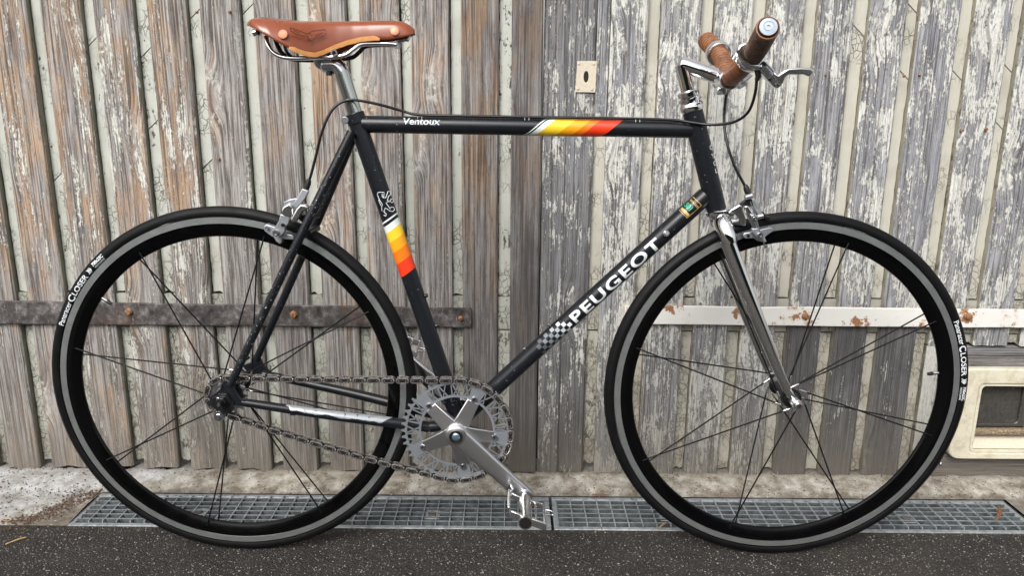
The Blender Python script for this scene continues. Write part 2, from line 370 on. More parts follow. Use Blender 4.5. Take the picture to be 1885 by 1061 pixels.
def f_conc(N, p):
    big = N.noise(p, 5, 5, .6); mid = N.noise(p, 30, 6, .68); fine = N.noise(p, 330, 5, .75)
    c = N.ramp(mid, [(.34, (.15,.125,.09)), (.44, (.30,.27,.215)), (.53, (.42,.39,.33)), (.64, (.60,.575,.52))])
    sx = N.n('ShaderNodeSeparateXYZ'); N.l(p, sx.inputs[0])
    wl = N.math('ADD', N.math('ADD', sx.outputs[0], N.math('MULTIPLY', sx.outputs[1], -1.2)), N.math('MULTIPLY', N.math('SUBTRACT', big, .5), .55))
    white = N.ss(wl, -1.02, -1.20)
    c = N.mix(N.math('MULTIPLY', white, .9), c, N.mix(N.ss(mid, .38, .64), (.33,.32,.30), (.58,.59,.60)))
    # dirt in the angle at the grating; under the boards dirt and painted-in shadow
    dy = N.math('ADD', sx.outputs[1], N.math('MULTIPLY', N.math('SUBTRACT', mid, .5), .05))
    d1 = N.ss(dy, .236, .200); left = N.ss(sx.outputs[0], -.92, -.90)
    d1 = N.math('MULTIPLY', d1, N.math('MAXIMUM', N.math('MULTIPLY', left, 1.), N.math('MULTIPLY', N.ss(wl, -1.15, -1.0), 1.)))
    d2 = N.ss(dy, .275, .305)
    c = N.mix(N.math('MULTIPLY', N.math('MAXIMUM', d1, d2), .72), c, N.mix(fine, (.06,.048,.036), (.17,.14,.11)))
    v2 = N.n('ShaderNodeTexVoronoi'); N.l(N.vmath('MULTIPLY', p, (1., 1.4, 1.)), v2.inputs['Vector']); v2.inputs['Scale'].default_value = 150
    sc2 = N.n('ShaderNodeSeparateColor'); N.l(v2.outputs['Color'], sc2.inputs[0])
    sp_ = N.math('MULTIPLY', N.ss(sc2.outputs[0], .93, .945), N.ss(v2.outputs['Distance'], .42, .30))
    c = N.mix(N.math('MULTIPLY', sp_, .9), c, N.mix(N.ss(sc2.outputs[1], .55, .56), (.055,.035,.022), (.6,.57,.52)))
    c = N.mix(N.math('MULTIPLY', N.ss(fine, .6, .45), .28), c, (.10,.085,.07))
    N.col(c); N.rough(.85); N.bump(N.math('ADD', N.math('MULTIPLY', fine, .6), mid), .9, .004)
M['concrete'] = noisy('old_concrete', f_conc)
def f_galv(N, p):
    a = N.noise(p, 60, 6, .7); b = N.noise(p, 400, 4, .7)
    c = N.ramp(a, [(.32, (.16,.175,.18)), (.48, (.28,.305,.32)), (.66, (.40,.43,.44))]); c = N.mix(N.math('MULTIPLY', N.ss(b, .6, .75), .5), c, (.08,.06,.045))
    N.col(c); N.rough(N.lin(a, .3, .7, .65, .4)); N.metal(.35); N.bump(b, .35, .0006)
M['galv'] = noisy('galvanised_steel', f_galv)
M['galv_dark'] = noisy('dark_galvanised_steel', lambda N, p: (N.col(N.ramp(N.noise(p, 50, 6, .7), [(.35, (.045,.05,.052)), (.52, (.10,.115,.12)), (.7, (.17,.19,.20))])), N.metal(.2), N.rough(.55), N.bump(N.noise(p, 300, 4), .3, .0008)))  # darker steel for the bearing bar sides, their top edges stay paler
M['channel'] = noisy('dirty_channel', lambda N, p: (N.col(N.ramp(N.noise(p, 40, 6, .7), [(.35, (.03,.028,.025)), (.6, (.11,.11,.105)), (.8, (.2,.2,.2))])), N.rough(.8), N.bump(N.noise(p, 200, 4), .7, .003)))
M['plaster'] = noisy('grey_plaster', lambda N, p: (N.col(N.ramp(N.noise(p, 8, 8, .7), [(.35, (.30,.28,.25)), (.65, (.42,.40,.36))])), N.rough(.9), N.bump(N.noise(p, 160, 5, .7), .7, .003)))

# ---- bicycle materials
def f_frame(N, p):
    b = N.noise(p, 9, 3); ch = N.noise(N.vmath('MULTIPLY', p, (1., 1., 1.)) , 230, 6, .72); reg = N.noise(p, 13, 3)
    sx = N.n('ShaderNodeSeparateXYZ'); N.l(p, sx.inputs[0])
    stay = N.math('MULTIPLY', N.ss(sx.outputs[0], -.27, -.33), N.math('MULTIPLY', N.ss(sx.outputs[1], -.012, -.025), N.ss(sx.outputs[2], .37, .42)))
    q = N.math('ADD', ch, N.math('ADD', N.math('MULTIPLY', N.math('SUBTRACT', reg, .5), .25), N.math('MULTIPLY', stay, .045)))
    chips = N.ss(q, .675, .685)
    c = N.mix(b, (.006,.007,.010), (.010,.0115,.015)); c = N.mix(chips, c, (.5,.52,.54))
    N.col(c); N.rough(N.lin(N.noise(p, 60, 4), .3, .7, .27, .36)); N.b.inputs['Specular IOR Level'].default_value = .42
    N.bump(N.noise(p, 1200, 2), .05, .0003)
M['frame'] = noisy('satin_black_paint', f_frame)
M['chrome'] = simple('chrome', (.88,.88,.88), .035, 1, var=.02, rvar=.3)
M['steel'] = simple('dull_steel', (.50,.51,.53), .28, 1)
M['alu'] = simple('polished_aluminium', (.80,.80,.81), .20, 1, var=.02, vscale=20, rvar=.1)
M['satin'] = simple('satin_crank_aluminium', (.66,.66,.67), .30, 1, var=.01, vscale=20, rvar=.04)
M['alu_ano'] = simple('grey_anodised_aluminium', (.36,.385,.42), .42, .7, var=.03, vscale=20, rvar=.06)
M['alu_pad'] = simple('cast_grey_aluminium', (.42,.44,.47), .40, .8, var=.1)
def f_post(N, p):
    sx = N.n('ShaderNodeSeparateXYZ'); N.l(p, sx.inputs[0]); l_ = N.noise(N.vmath('MULTIPLY', p, (3., 3., 1500.)), 1, 2)
    N.col((.60,.63,.60)); N.metal(1.); N.rough(.2); N.bump(l_, .02, .0001)
M['post'] = noisy('brushed_seatpost', f_post)
M['blackmetal'] = simple('black_metal', (.012,.012,.013), .3, .2)
M['blackplastic'] = simple('black_plastic', (.012,.012,.012), .32)
M['cable'] = simple('cable_housing', (.010,.010,.011), .28)
M['rim'] = simple('gloss_black_rim', (.0015,.0015,.0018), .14, 0, rvar=.2); M['rim'].node_tree.nodes['Principled BSDF'].inputs['Specular IOR Level'].default_value = .28
def f_track(N, p):
    N.col(N.mix(N.noise(p, 30, 4), (.27,.285,.28), (.42,.44,.44))); N.metal(.8); N.rough(N.lin(N.noise(p, 250, 3), .3, .7, .32, .5))
M['track'] = noisy('worn_brake_track', f_track)
def f_tyre(N, p):
    n_ = N.noise(p, 24, 5, .6); N.col(N.mix(n_, (.002,.002,.0025), (.006,.006,.007))); N.rough(N.lin(n_, .3, .7, .42, .62)); N.b.inputs['Specular IOR Level'].default_value = .2; N.bump(N.noise(p, 700, 3), .3, .0004)
M['tyre'] = noisy('tyre_rubber', f_tyre)
def f_tread(N, p):
    n_ = N.noise(p, 35, 6, .7); N.col(N.mix(n_, (.003,.003,.0035), (.011,.011,.012))); N.rough(N.lin(n_, .3, .7, .5, .75)); N.b.inputs['Specular IOR Level'].default_value = .2; N.bump(N.noise(p, 500, 4), .4, .0005)
M['tread'] = noisy('tyre_tread', f_tread)
def f_leather(N, p):
    a = N.noise(p, 25, 4); b = N.noise(p, 700, 3); N.col(N.mix(a, (.20,.042,.013), (.28,.066,.019))); N.rough(N.lin(a, .3, .7, .24, .38)); N.b.inputs['Coat Weight'].default_value = .6; N.b.inputs['Coat Roughness'].default_value = .2; N.bump(b, .08, .0003)
M['leather'] = noisy('honey_brown_leather', f_leather)
M['cutedge'] = simple('raw_leather_edge', (.60,.27,.085), .5, var=.12, vscale=150)
M['copper'] = simple('copper_rivet', (.50,.20,.12), .5, .5)
def f_grip(N, p):
    a = N.noise(p, 60, 5, .7); N.col(N.mix(N.ss(a, .35, .65), (.15,.050,.018), (.30,.115,.042))); N.rough(N.lin(a, .3, .7, .4, .65)); N.bump(N.noise(p, 500, 4), .4, .0006)
M['grip'] = noisy('brown_leather_grip', f_grip)
def f_gripd(N, p):
    a = N.noise(p, 70, 6, .75); N.col(N.mix(N.ss(a, .38, .62), (.055,.024,.013), (.17,.075,.040))); N.rough(N.lin(a, .3, .7, .4, .65)); N.bump(N.noise(p, 500, 4), .5, .0006)
M['grip_worn'] = noisy('worn_dark_leather_grip', f_gripd)
M['groove'] = simple('shaded_groove', (.022,.010,.006), .7)  # near-black faces paint shade into the grip grooves so the ridges read
M['spoke'] = simple('black_spoke', (.004,.004,.005), .5, 0); M['spoke'].node_tree.nodes['Principled BSDF'].inputs['Specular IOR Level'].default_value = .25
for k, c in dict(d_white=(.74,.78,.80), d_pale=(.72,.79,.76), d_yellow=(.90,.60,.03), d_amber=(.90,.37,.01), d_orange=(.86,.19,.008), d_red=(.80,.045,.012), d_gold=(.55,.36,.12), d_green=(.02,.45,.26),
                 d_black=(.008,.008,.008), d_g1=(.09,.10,.11), d_g2=(.18,.20,.22), d_g3=(.34,.37,.39), d_g4=(.55,.60,.62)).items():
    M[k] = simple('print_'+k[2:], c, .35, var=.05)
def f_wornprint(N, p):
    N.col(N.mix(N.ss(N.noise(p, 300, 6, .75), .55, .60), (.55,.60,.62), (.03,.032,.036))); N.rough(.35)
M['worn_print'] = noisy('worn_white_print', f_wornprint)
def f_lab(N, p):
    N.col(N.mix(N.ss(N.noise(p, 120, 5, .7), .60, .63), (.42,.45,.47), (.04,.04,.045))); N.metal(.5); N.rough(.3)
M['silver_label'] = noisy('silver_label', f_lab)
def f_link(N, p): N.col((.74,.71,.68)); N.metal(.95); N.rough(N.lin(N.noise(p, 90, 3), .3, .7, .18, .34))
M['link'] = noisy('nickel_chain', f_link)
M['linkd'] = simple('dark_oily_steel', (.022,.02,.019), .4, .3)

# =================================================================== SETTING
asphalt = MB()
GX0, GX1, GY0, GY1 = -.905, 1.096, .071, .208
asphalt.add([(-30,-30,0),(30,-30,0),(30,GY0,0),(-30,GY0,0)], [(0,1,2,3)])
tag(asphalt.build('asphalt', M['asphalt'], smooth=False), kind='structure')
# concrete sill: gently rising strip under the boards, and the aprons beyond both ends of the drain
cs = MB()
xs = np.linspace(-3, 3, 241); rnd = random.Random(3)
ph = [rnd.uniform(0, 6.28) for _ in range(6)]
def bumpz(x, y): return .0022*math.sin(x*23+ph[0]+y*31) + .0018*math.sin(x*51+ph[1]-y*60) + .0014*math.sin(x*97+ph[2]+y*90)
ys = [GY0, .11, .15, GY1, .225, .245, .265, .285, .31, .36]
def cz(x, y):
    base = 0.001 if y <= GY1 else .001 + .015*min(1, (y-GY1)/.09)
    return base + (0 if y in (GY0,) else abs(bumpz(x, y)))*(.15 if abs(y-GY1) < .001 else 1)
vs = [(x, y, cz(x, y)) for x in xs for y in ys]; fs = []
for i in range(len(xs)-1):
    for j in range(len(ys)-1):
        xm = (xs[i]+xs[i+1])/2
        if ys[j+1] <= GY1+1e-6 and GX0 < xm < GX1: continue
        a = i*len(ys)+j; fs.append((a, a+len(ys), a+len(ys)+1, a+1))
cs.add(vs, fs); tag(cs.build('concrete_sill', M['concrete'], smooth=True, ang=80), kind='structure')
ch = MB()
ch.add([(GX0,GY0,0),(GX1,GY0,0),(GX1,GY1,0),(GX0,GY1,0),(GX0,GY0,-.07),(GX1,GY0,-.07),(GX1,GY1,-.07),(GX0,GY1,-.07)], [(0,1,5,4),(2,3,7,6),(1,2,6,5),(3,0,4,7),(4,5,6,7)])
tag(ch.build('drain_channel', M['channel'], smooth=False), kind='structure')

def grating(x0, x1, label, lock):
    g = empty('drain_grating', ((x0+x1)/2, (GY0+GY1)/2, 0)); tag(g, label, 'grating')
    y0, y1, t = GY0+.003, GY1-.003, .0065
    fr = MB(); ww = .011
    fr.box(((x0+x1)/2, y0+ww/2, t/2-.012), (x1-x0, ww, t+.024-.012)); fr.box(((x0+x1)/2, y1-ww/2, t/2-.012), (x1-x0, ww, t+.024-.012))
    for x in (x0+ww/2, x1-ww/2): fr.box((x, (y0+y1)/2, t/2-.0125), (ww, y1-y0-2*ww-.0006, t+.0235-.012))
    fr.build('frame', M['galv'], g, bevel=.0012)
    nb = 6; me = None
    for i in range(nb):
        yy = y0+ww + (y1-y0-2*ww)*(i+.6)/(nb+.2)
        if me is None:
            b = MB(); b.box(((x0+x1)/2, yy, -.0075), (x1-x0-2*ww, .0022, .022)); b.box(((x0+x1)/2, yy, .0040), (x1-x0-2*ww, .0024, .0008), mi=1); o = b.build('bearing_bar', [M['galv_dark'], M['galv']], g, loc=((x0+x1)/2, yy, -.0075)); me = o.data
        else: link('bearing_bar', me, g, ((x0+x1)/2, yy, -.0075))
    me = None; nx = 33
    for i in range(nx):
        xx = x0+ww+(x1-x0-2*ww)*(i+1)/(nx+1)
        if me is None:
            b = MB(); b.box((xx, (y0+y1)/2, .0022), (.0022, y1-y0-2*ww, .005)); o = b.build('cross_bar', M['galv'], g, loc=(xx, (y0+y1)/2, .0022)); me = o.data
        else: link('cross_bar', me, g, (xx, (y0+y1)/2, .0022 + random.uniform(-.0003,.0003)))
    for lx in lock:
        b = MB(); c = (lx, (y0+y1)/2-.012, -.0005); b.box(c, (.030, .034, .003)); pl = b.build('locking_plate', M['galv'], g, bevel=.0008)
        b = MB(); b.lathe([(0,.0032),(.0085,.0032),(.0095,.0022),(.0095,0)], (c[0], c[1], .001), (0,0,1), 20); b.build('screw', M['iron'], pl)
    return g
grating(GX0+.003, .088, 'galvanised drain grating behind the rear wheel and pedal', [G(366,944).x, G(797,946).x])
grating(.094, GX1-.003, 'galvanised drain grating behind the front wheel, below the right door leaf', [G(1225,948).x, G(1666,955).x])

# =================================================================== GARAGE DOOR
WY = .290            # front face of the planks
TH = .024            # plank thickness
TOP = 2.05
def xw(px, py=50.): return P(px, py, WY).x
def zb(py, px=900): return P(px, py, WY).z
doorL = empty('garage_door', (-.7, WY, 0)); tag(doorL, 'left leaf of the wooden garage door, bare brown weathered planks with dark rusty strap', 'door')
doorR = empty('garage_door', (.7, WY, 0)); tag(doorR, 'right leaf of the wooden garage door, peeling cream paint, keyhole plate and cat flap', 'door')
def plank(x0, x1, z0, z1, door, col, mat, emat, y=WY, th=TH, rag=.004, z0r=None, ch=.0035, name='plank', side=None, xr_low=None, zlow=None):
    """front polygon with a worn lower end, chamfered long edges"""
    rr = random.Random(int(x0*9173)+int(z0*77)); xc = (x0+x1)/2
    z0r = z0 if z0r is None else z0r
    n = 6 if rag > 0 else 1; c = ch
    xs_ = [x0+c + (x1-x0-2*c)*i/n for i in range(n+1)]
    zs_ = [z0 + (z0r-z0)*i/n + (rr.uniform(-rag, rag) if rag else 0) for i in range(n+1)]
    m_ = MB()
    F = [(x, y, z) for x, z in zip(xs_, zs_)]
    nF = len(F)
    # slightly uneven long edges
    K = 6; L = []; Rr = []
    for i in range(K+1):
        f = i/K; L.append(rr.uniform(-.0009, .0009)); Rr.append(rr.uniform(-.0009, .0009))
    vs = []; fs = []
    # columns of vertices from bottom to top : back-left, left edge, front..., right edge, back-right
    def colv(xa, ya, zlo, jit):
        return [(xa + (jit[i] if i else 0), ya, zlo + (z1-zlo)*i/K) for i in range(K+1)]
    cols = [colv(x0, y+th, zs_[0]+.002, L), colv(x0, y+c, zs_[0]+.001, L)]
    cols += [colv(xs_[i], y, zs_[i], L if i == 0 else (Rr if i == n else [0]*(K+1))) for i in range(n+1)]
    cols += [colv(x1, y+c, zs_[-1]+.001, Rr), colv(x1, y+th, zs_[-1]+.002, Rr)]
    if xr_low is not None:
        pass
    for cc in cols: vs += cc
    mi = []
    for j in range(len(cols)-1):
        for i in range(K):
            a = j*(K+1)+i; fs.append((a, a+K+1, a+K+2, a+1)); mi.append(1 if j in (0, len(cols)-2) or (side == 'R' and j == len(cols)-3) or (side == 'L' and j == 1) else 0)
    nb = len(cols); fs.append(tuple(j*(K+1) for j in range(nb))); mi.append(0)
    o = len(m_.v); m_.v += vs; m_.f += fs; m_.m += mi
    ob = m_.build(name, [mat, emat], door, smooth=False, loc=(xc, y, z0))
    ob.color = (*col, 1)
    return ob
def strip(x0, x1, z0, z1, door, mat, y, col=(.3,.2,0), cuts=(), slant=1, name='batten', rag=.004, jit=.0007):
    """recessed narrow board, with scarf joints at the given heights"""
    zz = [z0] + sorted(cuts) + [z1]; g = .0014
    for i in range(len(zz)-1):
        a, b = zz[i], zz[i+1]; s_ = (x1-x0)*.9*slant
        la = a + (g if i else 0); lb = b - (g if i < len(zz)-2 else 0)
        sa = s_ if i else 0; sb = s_ if i < len(zz)-2 else 0
        rr = random.Random(int(x0*5000)+int(a*977)); K = max(3, int((lb-la)/.012))
        lowp = [(x0+(x1-x0)*k/4, y, la - sa/2 + sa*k/4 + (rr.uniform(-rag, rag) if (i == 0 and rag and 0 < k < 4) else 0)) for k in range(5)]
        rgt = [(x1 + rr.uniform(-jit, jit), y, la+sa/2 + (lb+sb/2-la-sa/2)*k/K) for k in range(1, K)]
        upp = [(x1, y, lb + sb/2), (x0, y, lb - sb/2)]
        lft = [(x0 + rr.uniform(-jit, jit), y, lb-sb/2 + (la-sa/2-lb+sb/2)*k/K) for k in range(1, K)]
        pts = lowp + rgt + upp + lft
        b_ = MB(); b_.prism(pts, (0, .010, 0)); o = b_.build(name, mat, door, smooth=False, loc=((x0+x1)/2, y, (a+b)/2)); o.color = (*col, 1)

# planks measured along the photo's upper edge: (left px, right px) of each front face, paint, hue, dark
Lp = [(-115,-46,.35,.58,.0,866), (-22,52,.38,.60,0,862), (76,150,.42,.58,0,864), (173,246,.43,.56,0,864), (272,344,.43,.55,0,866), (369,442,.35,.38,.0,867), (467,541,.16,.40,.12,868), (567,637,.27,.52,.0,868), (661,735,.27,.50,.0,868), (755,827,.24,.42,.03,866)]
bottoms_pad = .0
first = None
stripY = WY + .015
prev = None
xL = [(xw(a), xw(b)) for a, b, *_ in Lp]
pitch = .0945
extra = []
x = xL[0][0]
for k in range(4):
    extra.append((x-.021-.0735, x-.021)); x = x-.0945
for (a, b) in reversed(extra):
    plank(a, b, .016, TOP, doorL, (.4,.8,0), M['wood'], M['edge'])
    strip(b-.002, b+.023, .02, TOP, doorL, M['strip'], stripY)
LZ0, LZ1 = P(400, 607, WY).z, P(400, 541, WY).z     # band of the ledger behind the strap
for i, (a, b, pr, hu, dk, byp) in enumerate(Lp):
    x0, x1 = xL[i]; zbot = P(500, byp, WY).z
    plank(x0, x1, zbot, TOP, doorL, (pr, hu, dk), M['wood'], M['edge'], rag=.006 if i % 2 else .004)
    nx0 = xL[i+1][0] if i+1 < len(Lp) else xw(848)
    cz_ = {1: (.69,), 2: (.965, .545), 3: (.945,.80), 4: (1.02,.72,), 5: (1.03,)}.get(i, ())
    flk = {0:.25, 1:.35, 2:.35, 3:.45, 4:.2, 5:.2, 6:.25, 7:.28, 8:.25, 9:.3}[i]
    strip(x1+.0022, nx0+.004, LZ1, TOP, doorL, M['strip'], stripY, (flk, .3, 0), [c_ for c_ in cz_ if c_ > LZ1+.03])
    strip(x1-.004, nx0+.004, LZ0+.004, LZ1-.004, doorL, M['strip'], stripY-.004, (.35, .1, .35), rag=0)
    strip(x1+.0018, nx0+.004, zbot+.014, LZ0, doorL, M['strip'], stripY, (flk+.12, .1, .06))
plank(xw(848), xw(918), P(880,868,WY).z, TOP, doorL, (.0,.60,.38), M['wood'], M['edge'], y=WY-.003, rag=0.001)
strip(xw(918)+.0018, xw(943)+.004, LZ1, TOP, doorL, M['strip'], stripY-.003, (.55,.9,0)); strip(xw(918)+.0018, xw(943)+.004, LZ0+.004, LZ1-.004, doorL, M['strip'], stripY-.006, (.4,.2,.3), rag=0)
strip(xw(918)+.0018, xw(943)+.004, .035, LZ0, doorL, M['strip'], stripY-.003, (.62,.2,.15))
plank(xw(942.5), xw(1000.5), P(970,868,WY).z, TOP, doorL, (.0,.46,.60), M['wood'], M['dark'], y=WY-.006, rag=0.001)
# right leaf
b = 872
plank(xw(1003.5), xw(1047.5), P(1015,874,WY).z, TOP, doorR, (.44,.10,.36), M['wood_r'], M['edge_r'], y=WY+.001, rag=.0015)
plank(xw(1048.3), xw(1100), P(1060,871,WY).z, TOP, doorR, (.44,.12,.42), M['wood_r'], M['edge_r'], y=WY+.0025, rag=.0012)
plank(xw(1100.6), xw(1122.5), P(1110,224,WY).z, TOP, doorR, (.45,.0,.0), M['wood_r'], M['edge_r'], y=WY+.002, rag=0, ch=.001, name='infill_strip')
strip(xw(1099), xw(1126), LZ1, P(1110,226,WY).z, doorR, M['strip_r'], stripY, (.12,.1,0), rag=0)
strip(xw(1099), xw(1126), LZ0+.004, LZ1-.004, doorR, M['strip_r'], stripY-.004, (.4,.1,.45), rag=0)
strip(xw(1099), xw(1126), .036, LZ0, doorR, M['strip_r'], stripY, (.50,.1,.15))
Rp = [(1124,1194,.53,.05,.0,873,.20), (1217,1292,.51,.10,.0,874,.12), (1315,1385,.57,.08,.0,875,.12), (1411,1480,.52,.12,.0,876,.08), (1505,1572,.49,.00,.0,876,.08), (1600,1667,.51,.02,.0,877,.08), (1692,1767,.46,.00,.0,878,.1), (1793,1862,.53,.06,.0,879,.06), (1885,1955,.50,.0,.0,640,.1), (1979,2048,.6,.05,0,640,.1), (2072,2142,.6,.05,0,640,.1), (2166,2236,.6,.05,0,640,.1), (2260,2330,.6,.05,0,640,.1), (2354,2420,.6,.05,0,640,.1)]
xR = [(xw(a), xw(c)) for a, c, *_ in Rp]
zc0, zc1 = LZ0, LZ1
for i, (a, c, pr, hu, dk, byp, fk) in enumerate(Rp):
    x0, x1 = xR[i]; zbot = P(1300, byp, WY).z
    if i < 7:
        darklow = i in (4, 5, 6)
        if darklow:   # these boards have lost their paint below the strap
            zz = P(1500, 588, WY).z
            plank(x0, x1, zz+.0005, TOP, doorR, (pr, hu, dk), M['wood_r'], M['edge_r'], rag=0)
            plank(x0, x1, zbot, zz, doorR, (.36, .12, .50-.07*(i == 6)), M['wood_r'], M['edge_r'], rag=.004 if i == 4 else .0015)
        else: plank(x0, x1, zbot, TOP, doorR, (pr, hu, dk), M['wood_r'], M['edge_r'], rag=.0016)
    elif i == 7:
        xl = P(1711, 830, WY).x
        plank(x0, x1, P(1700,637,WY).z, TOP, doorR, (pr, hu, dk), M['wood_r'], M['edge_r'], rag=0)
        plank(x0, xl, P(1700,884,WY).z, P(1700,637,WY).z-.0005, doorR, (.72, .1, 0), M['wood_r'], M['edge_r'], rag=.0015)
    else: plank(x0, x1, P(1830,637,WY).z, TOP, doorR, (pr, hu, dk), M['wood_r'], M['edge_r'], rag=.001)
    nx0 = xR[i+1][0] if i+1 < len(Rp) else x1+.025
    cuts = {4: (1.0,), 5: (1.045,.915), 6: (.915,), 7: (.93,.815)}.get(i, ())
    strip(x1-.004, nx0-.0014, LZ1, TOP, doorR, M['strip_r'], stripY, (fk, .1, 0), cuts, -1, rag=0)
    strip(x1-.004, nx0+.004, LZ0+.004, LZ1-.004, doorR, M['strip_r'], stripY-.004, (.3,.1,.35), rag=0)
    if i < 7: strip(x1-.004, nx0-.0014, zbot+.012, LZ0, doorR, M['strip_r'], stripY, (fk+.1+.12*(i > 4), .1, .05))
    elif i > 7-1: strip(x1-.004, nx0+.004, P(1830,634,WY).z, LZ0, doorR, M['strip_r'], stripY, (fk, .1, .1), rag=0)
# rear boarding that closes the joints
for dr, x0, x1 in ((doorL, extra[-1][0]-.03, xw(1001)), (doorR, xw(1003), xR[7][1]+.005)):
    bb = MB(); bb.box(((x0+x1)/2, WY+TH+.008, (TOP+.03)/2+.01), (x1-x0, .014, TOP-.03)); bb.build('backing_board', M['dark'], dr, smooth=False)
bb = MB(); zt_ = P(1830,650,WY).z; bb.box(((xR[7][1]+.0055+xR[-1][1]+.03)/2, WY+TH+.008, (zt_+TOP)/2), (xR[-1][1]+.03-xR[7][1]-.0055, .014, TOP-zt_)); bb.build('backing_board', M['dark'], doorR, smooth=False)

# boards around the cat flap
xe = xR[-1][1]+.025; xf = P(1714, 860, WY).x
def hboard(x0, x1, z0, z1, y, col, name='board'):
    b_ = MB(); b_.box(((x0+x1)/2, y+.011, (z0+z1)/2), (x1-x0, .022, z1-z0))
    # grain runs along the board: build upright about its own origin, then turn it
    c = Vector(((x0+x1)/2, y+.011, (z0+z1)/2))
    b2 = MB(); b2.box((0,0,0), (z1-z0, .022, x1-x0)); o = b2.build(name, M['old_board'], doorR, smooth=False, bevel=.0015); o.location = c - doorR.location; o.rotation_euler = (0, R(90), 0); o.color = (*col, 1)
    return o
zk = P(1800, 850, WY).z
hboard(xf, xe, P(1800,887,WY).z, P(1740,838,WY).z, WY+.002, (.05,.35,.35))
zA = P(1830,641,WY).z; zB = P(1830,657,WY).z; zC = P(1830,676,WY).z
hboard(xf, xe, zB+.001, zA, WY+.006, (.35,.05,.15), 'rail')
hboard(xf, xe, zC-.03, zB-.0015, WY+.009, (.1,.35,.25))
b_ = MB(); zD = P(1740,838,WY).z; b_.box(((xf+P(1800,760,WY).x)/2, WY+.02, (zD+zC-.03)/2), (P(1800,760,WY).x-xf, .018, zC-.03-zD-.001)); o = b_.build('side_board', M['old_board'], doorR, smooth=False); o.color = (.2,.4,.4,1)

xs_r = P(1759,760,WY-.022).x+.225
b_ = MB(); b_.box(((xs_r+xe)/2, WY+.02, (zD+zC-.03)/2), (xe-xs_r, .018, zC-.03-zD-.001)); o = b_.build('side_board', M['old_board'], doorR, smooth=False); o.color = (.2,.4,.4,1)
# cat flap
flap = empty('cat_flap', (P(1840,760,WY).x, WY, P(1840,760,WY).z)); flap.parent = doorR; flap.location = flap.location - doorR.location
YF = WY-.022
def rr_poly(x0, z0, x1, z1, rad, y, n=5, cut=None):
    pts = []
    for (cx, cz_, a0, rd) in ((x1-rad, z1-rad, 0, rad), (x0+rad, z1-rad, 90, rad), (x0+rad*(cut or 1), z0+rad*(cut or 1), 180, rad*(cut or 1)), (x1-rad, z0+rad, 270, rad)):
        for k in range(n+1):
            a = R(a0+90*k/n); pts.append(V(cx+rd*math.cos(a), y, cz_+rd*math.sin(a)))
    return pts
fx0 = P(1759,760,YF).x; fx1 = fx0+.235; fz1 = P(1800,680,YF).z; fz0 = P(1800,846,YF).z
ox0 = P(1797,760,YF).x; ox1 = fx1-(ox0-fx0); oz1 = P(1830,708,YF).z; oz0 = P(1850,836,YF).z
b_ = MB(); b_.ring(rr_poly(fx0, fz0, fx1, fz1, .022, YF), rr_poly(ox0, oz0, ox1, oz1, .012, YF), (0,.022,0)); b_.build('outer_frame', M['cream_plastic'], flap, bevel=.004, seg=3)
ix0, ix1, iz0, iz1 = ox0+.007, ox1-.007, oz0+.007, oz1-.006
b_ = MB(); b_.ring(rr_poly(ox0+.0005, oz0+.0005, ox1-.0005, oz1-.0005, .0115, YF+.003), rr_poly(ix0, iz0, ix1, iz1, .010, YF+.003), (0,.045,0)); b_.build('tunnel', M['cream_plastic'], flap, bevel=.001)
b_ = MB(); b_.prism(rr_poly(ix0+.001, iz0+.052, ix1-.001, iz1-.001, .008, YF+.030), (0,.003,0)); b_.build('flap_panel', M['smoke'], flap, bevel=.0008)
b_ = MB(); b_.ring(rr_poly(ix0+.001, iz0+.050, ix1-.001, iz1, .008, YF+.022), rr_poly(ix0+.004, iz0+.056, ix1-.022, iz1-.004, .012, YF+.022), (0,.007,0)); b_.build('flap_rim', M['smoke'], flap, bevel=.0015)
b_ = MB(); b_.box(((ix0+ix1)/2, YF+.028, iz0+.038), (ix1-ix0-.002, .030, .014)); b_.build('threshold', M['dirt'], flap, bevel=.004, seg=3)
b_ = MB(); b_.prism([V(ix0+.001, YF+.006, iz0+.003), V(ix1, YF+.006, iz0+.003), V(ix1, YF+.036, iz0+.031), V(ix0+.001, YF+.036, iz0+.031)], (0,.004,-.003)); b_.build('ramp', M['cream_plate'], flap)
b_ = MB(); b_.box(((ix0+ix1)/2, YF+.052, (iz0+iz1)/2), (ix1-ix0+.02, .004, iz1-iz0+.02)); b_.build('back_panel', M['dark'], flap)
for (px_, py_) in ((1781,758),):
    c = P(px_, py_, YF); b_ = MB(); b_.lathe([(0,-.0008),(.0066,-.0008),(.0070,0),(.0070,.002)], c, (0,1,0), 20); b_.build('screw_cap', M['cream_plastic'], flap)

# strap hinges
def strap(x0, x1, za0, za1, zb0, zb1, y, th, mat, bolts, door, boltmat):
    b_ = MB(); n = 14; top = []; bot = []; rr = random.Random(5)
    for k in range(n+1):
        f = k/n; x = x0+(x1-x0)*f; top.append(V(x, y, za1+(zb1-za1)*f+rr.uniform(-.0008,.0008))); bot.append(V(x, y, za0+(zb0-za0)*f+rr.uniform(-.0008,.0008)))
    b_.prism(bot + top[::-1], (0, th, 0)); s_ = b_.build('strap_hinge', mat, door, bevel=.0012, ang=50)
    for (px_, py_, r_) in bolts:
        c = P(px_, py_, y); b_ = MB(); b_.lathe([(0,-.0065),(r_*.65,-.0062),(r_*.95,-.0035),(r_,-.001),(r_,.001)], c, (.12,1,.2), 7)
        b_.build('bolt', boltmat, s_)
    return s_
ys_ = WY-.011
s1 = strap(P(-330,575,ys_).x, P(868,585,ys_).x, P(0,597,ys_).z, P(0,553,ys_).z, P(868,603,ys_).z, P(868,568,ys_).z, ys_, .007, M['iron'], [(238,574,.0085), (541,579,.009), (848,586,.006)], doorL, M['rust'])
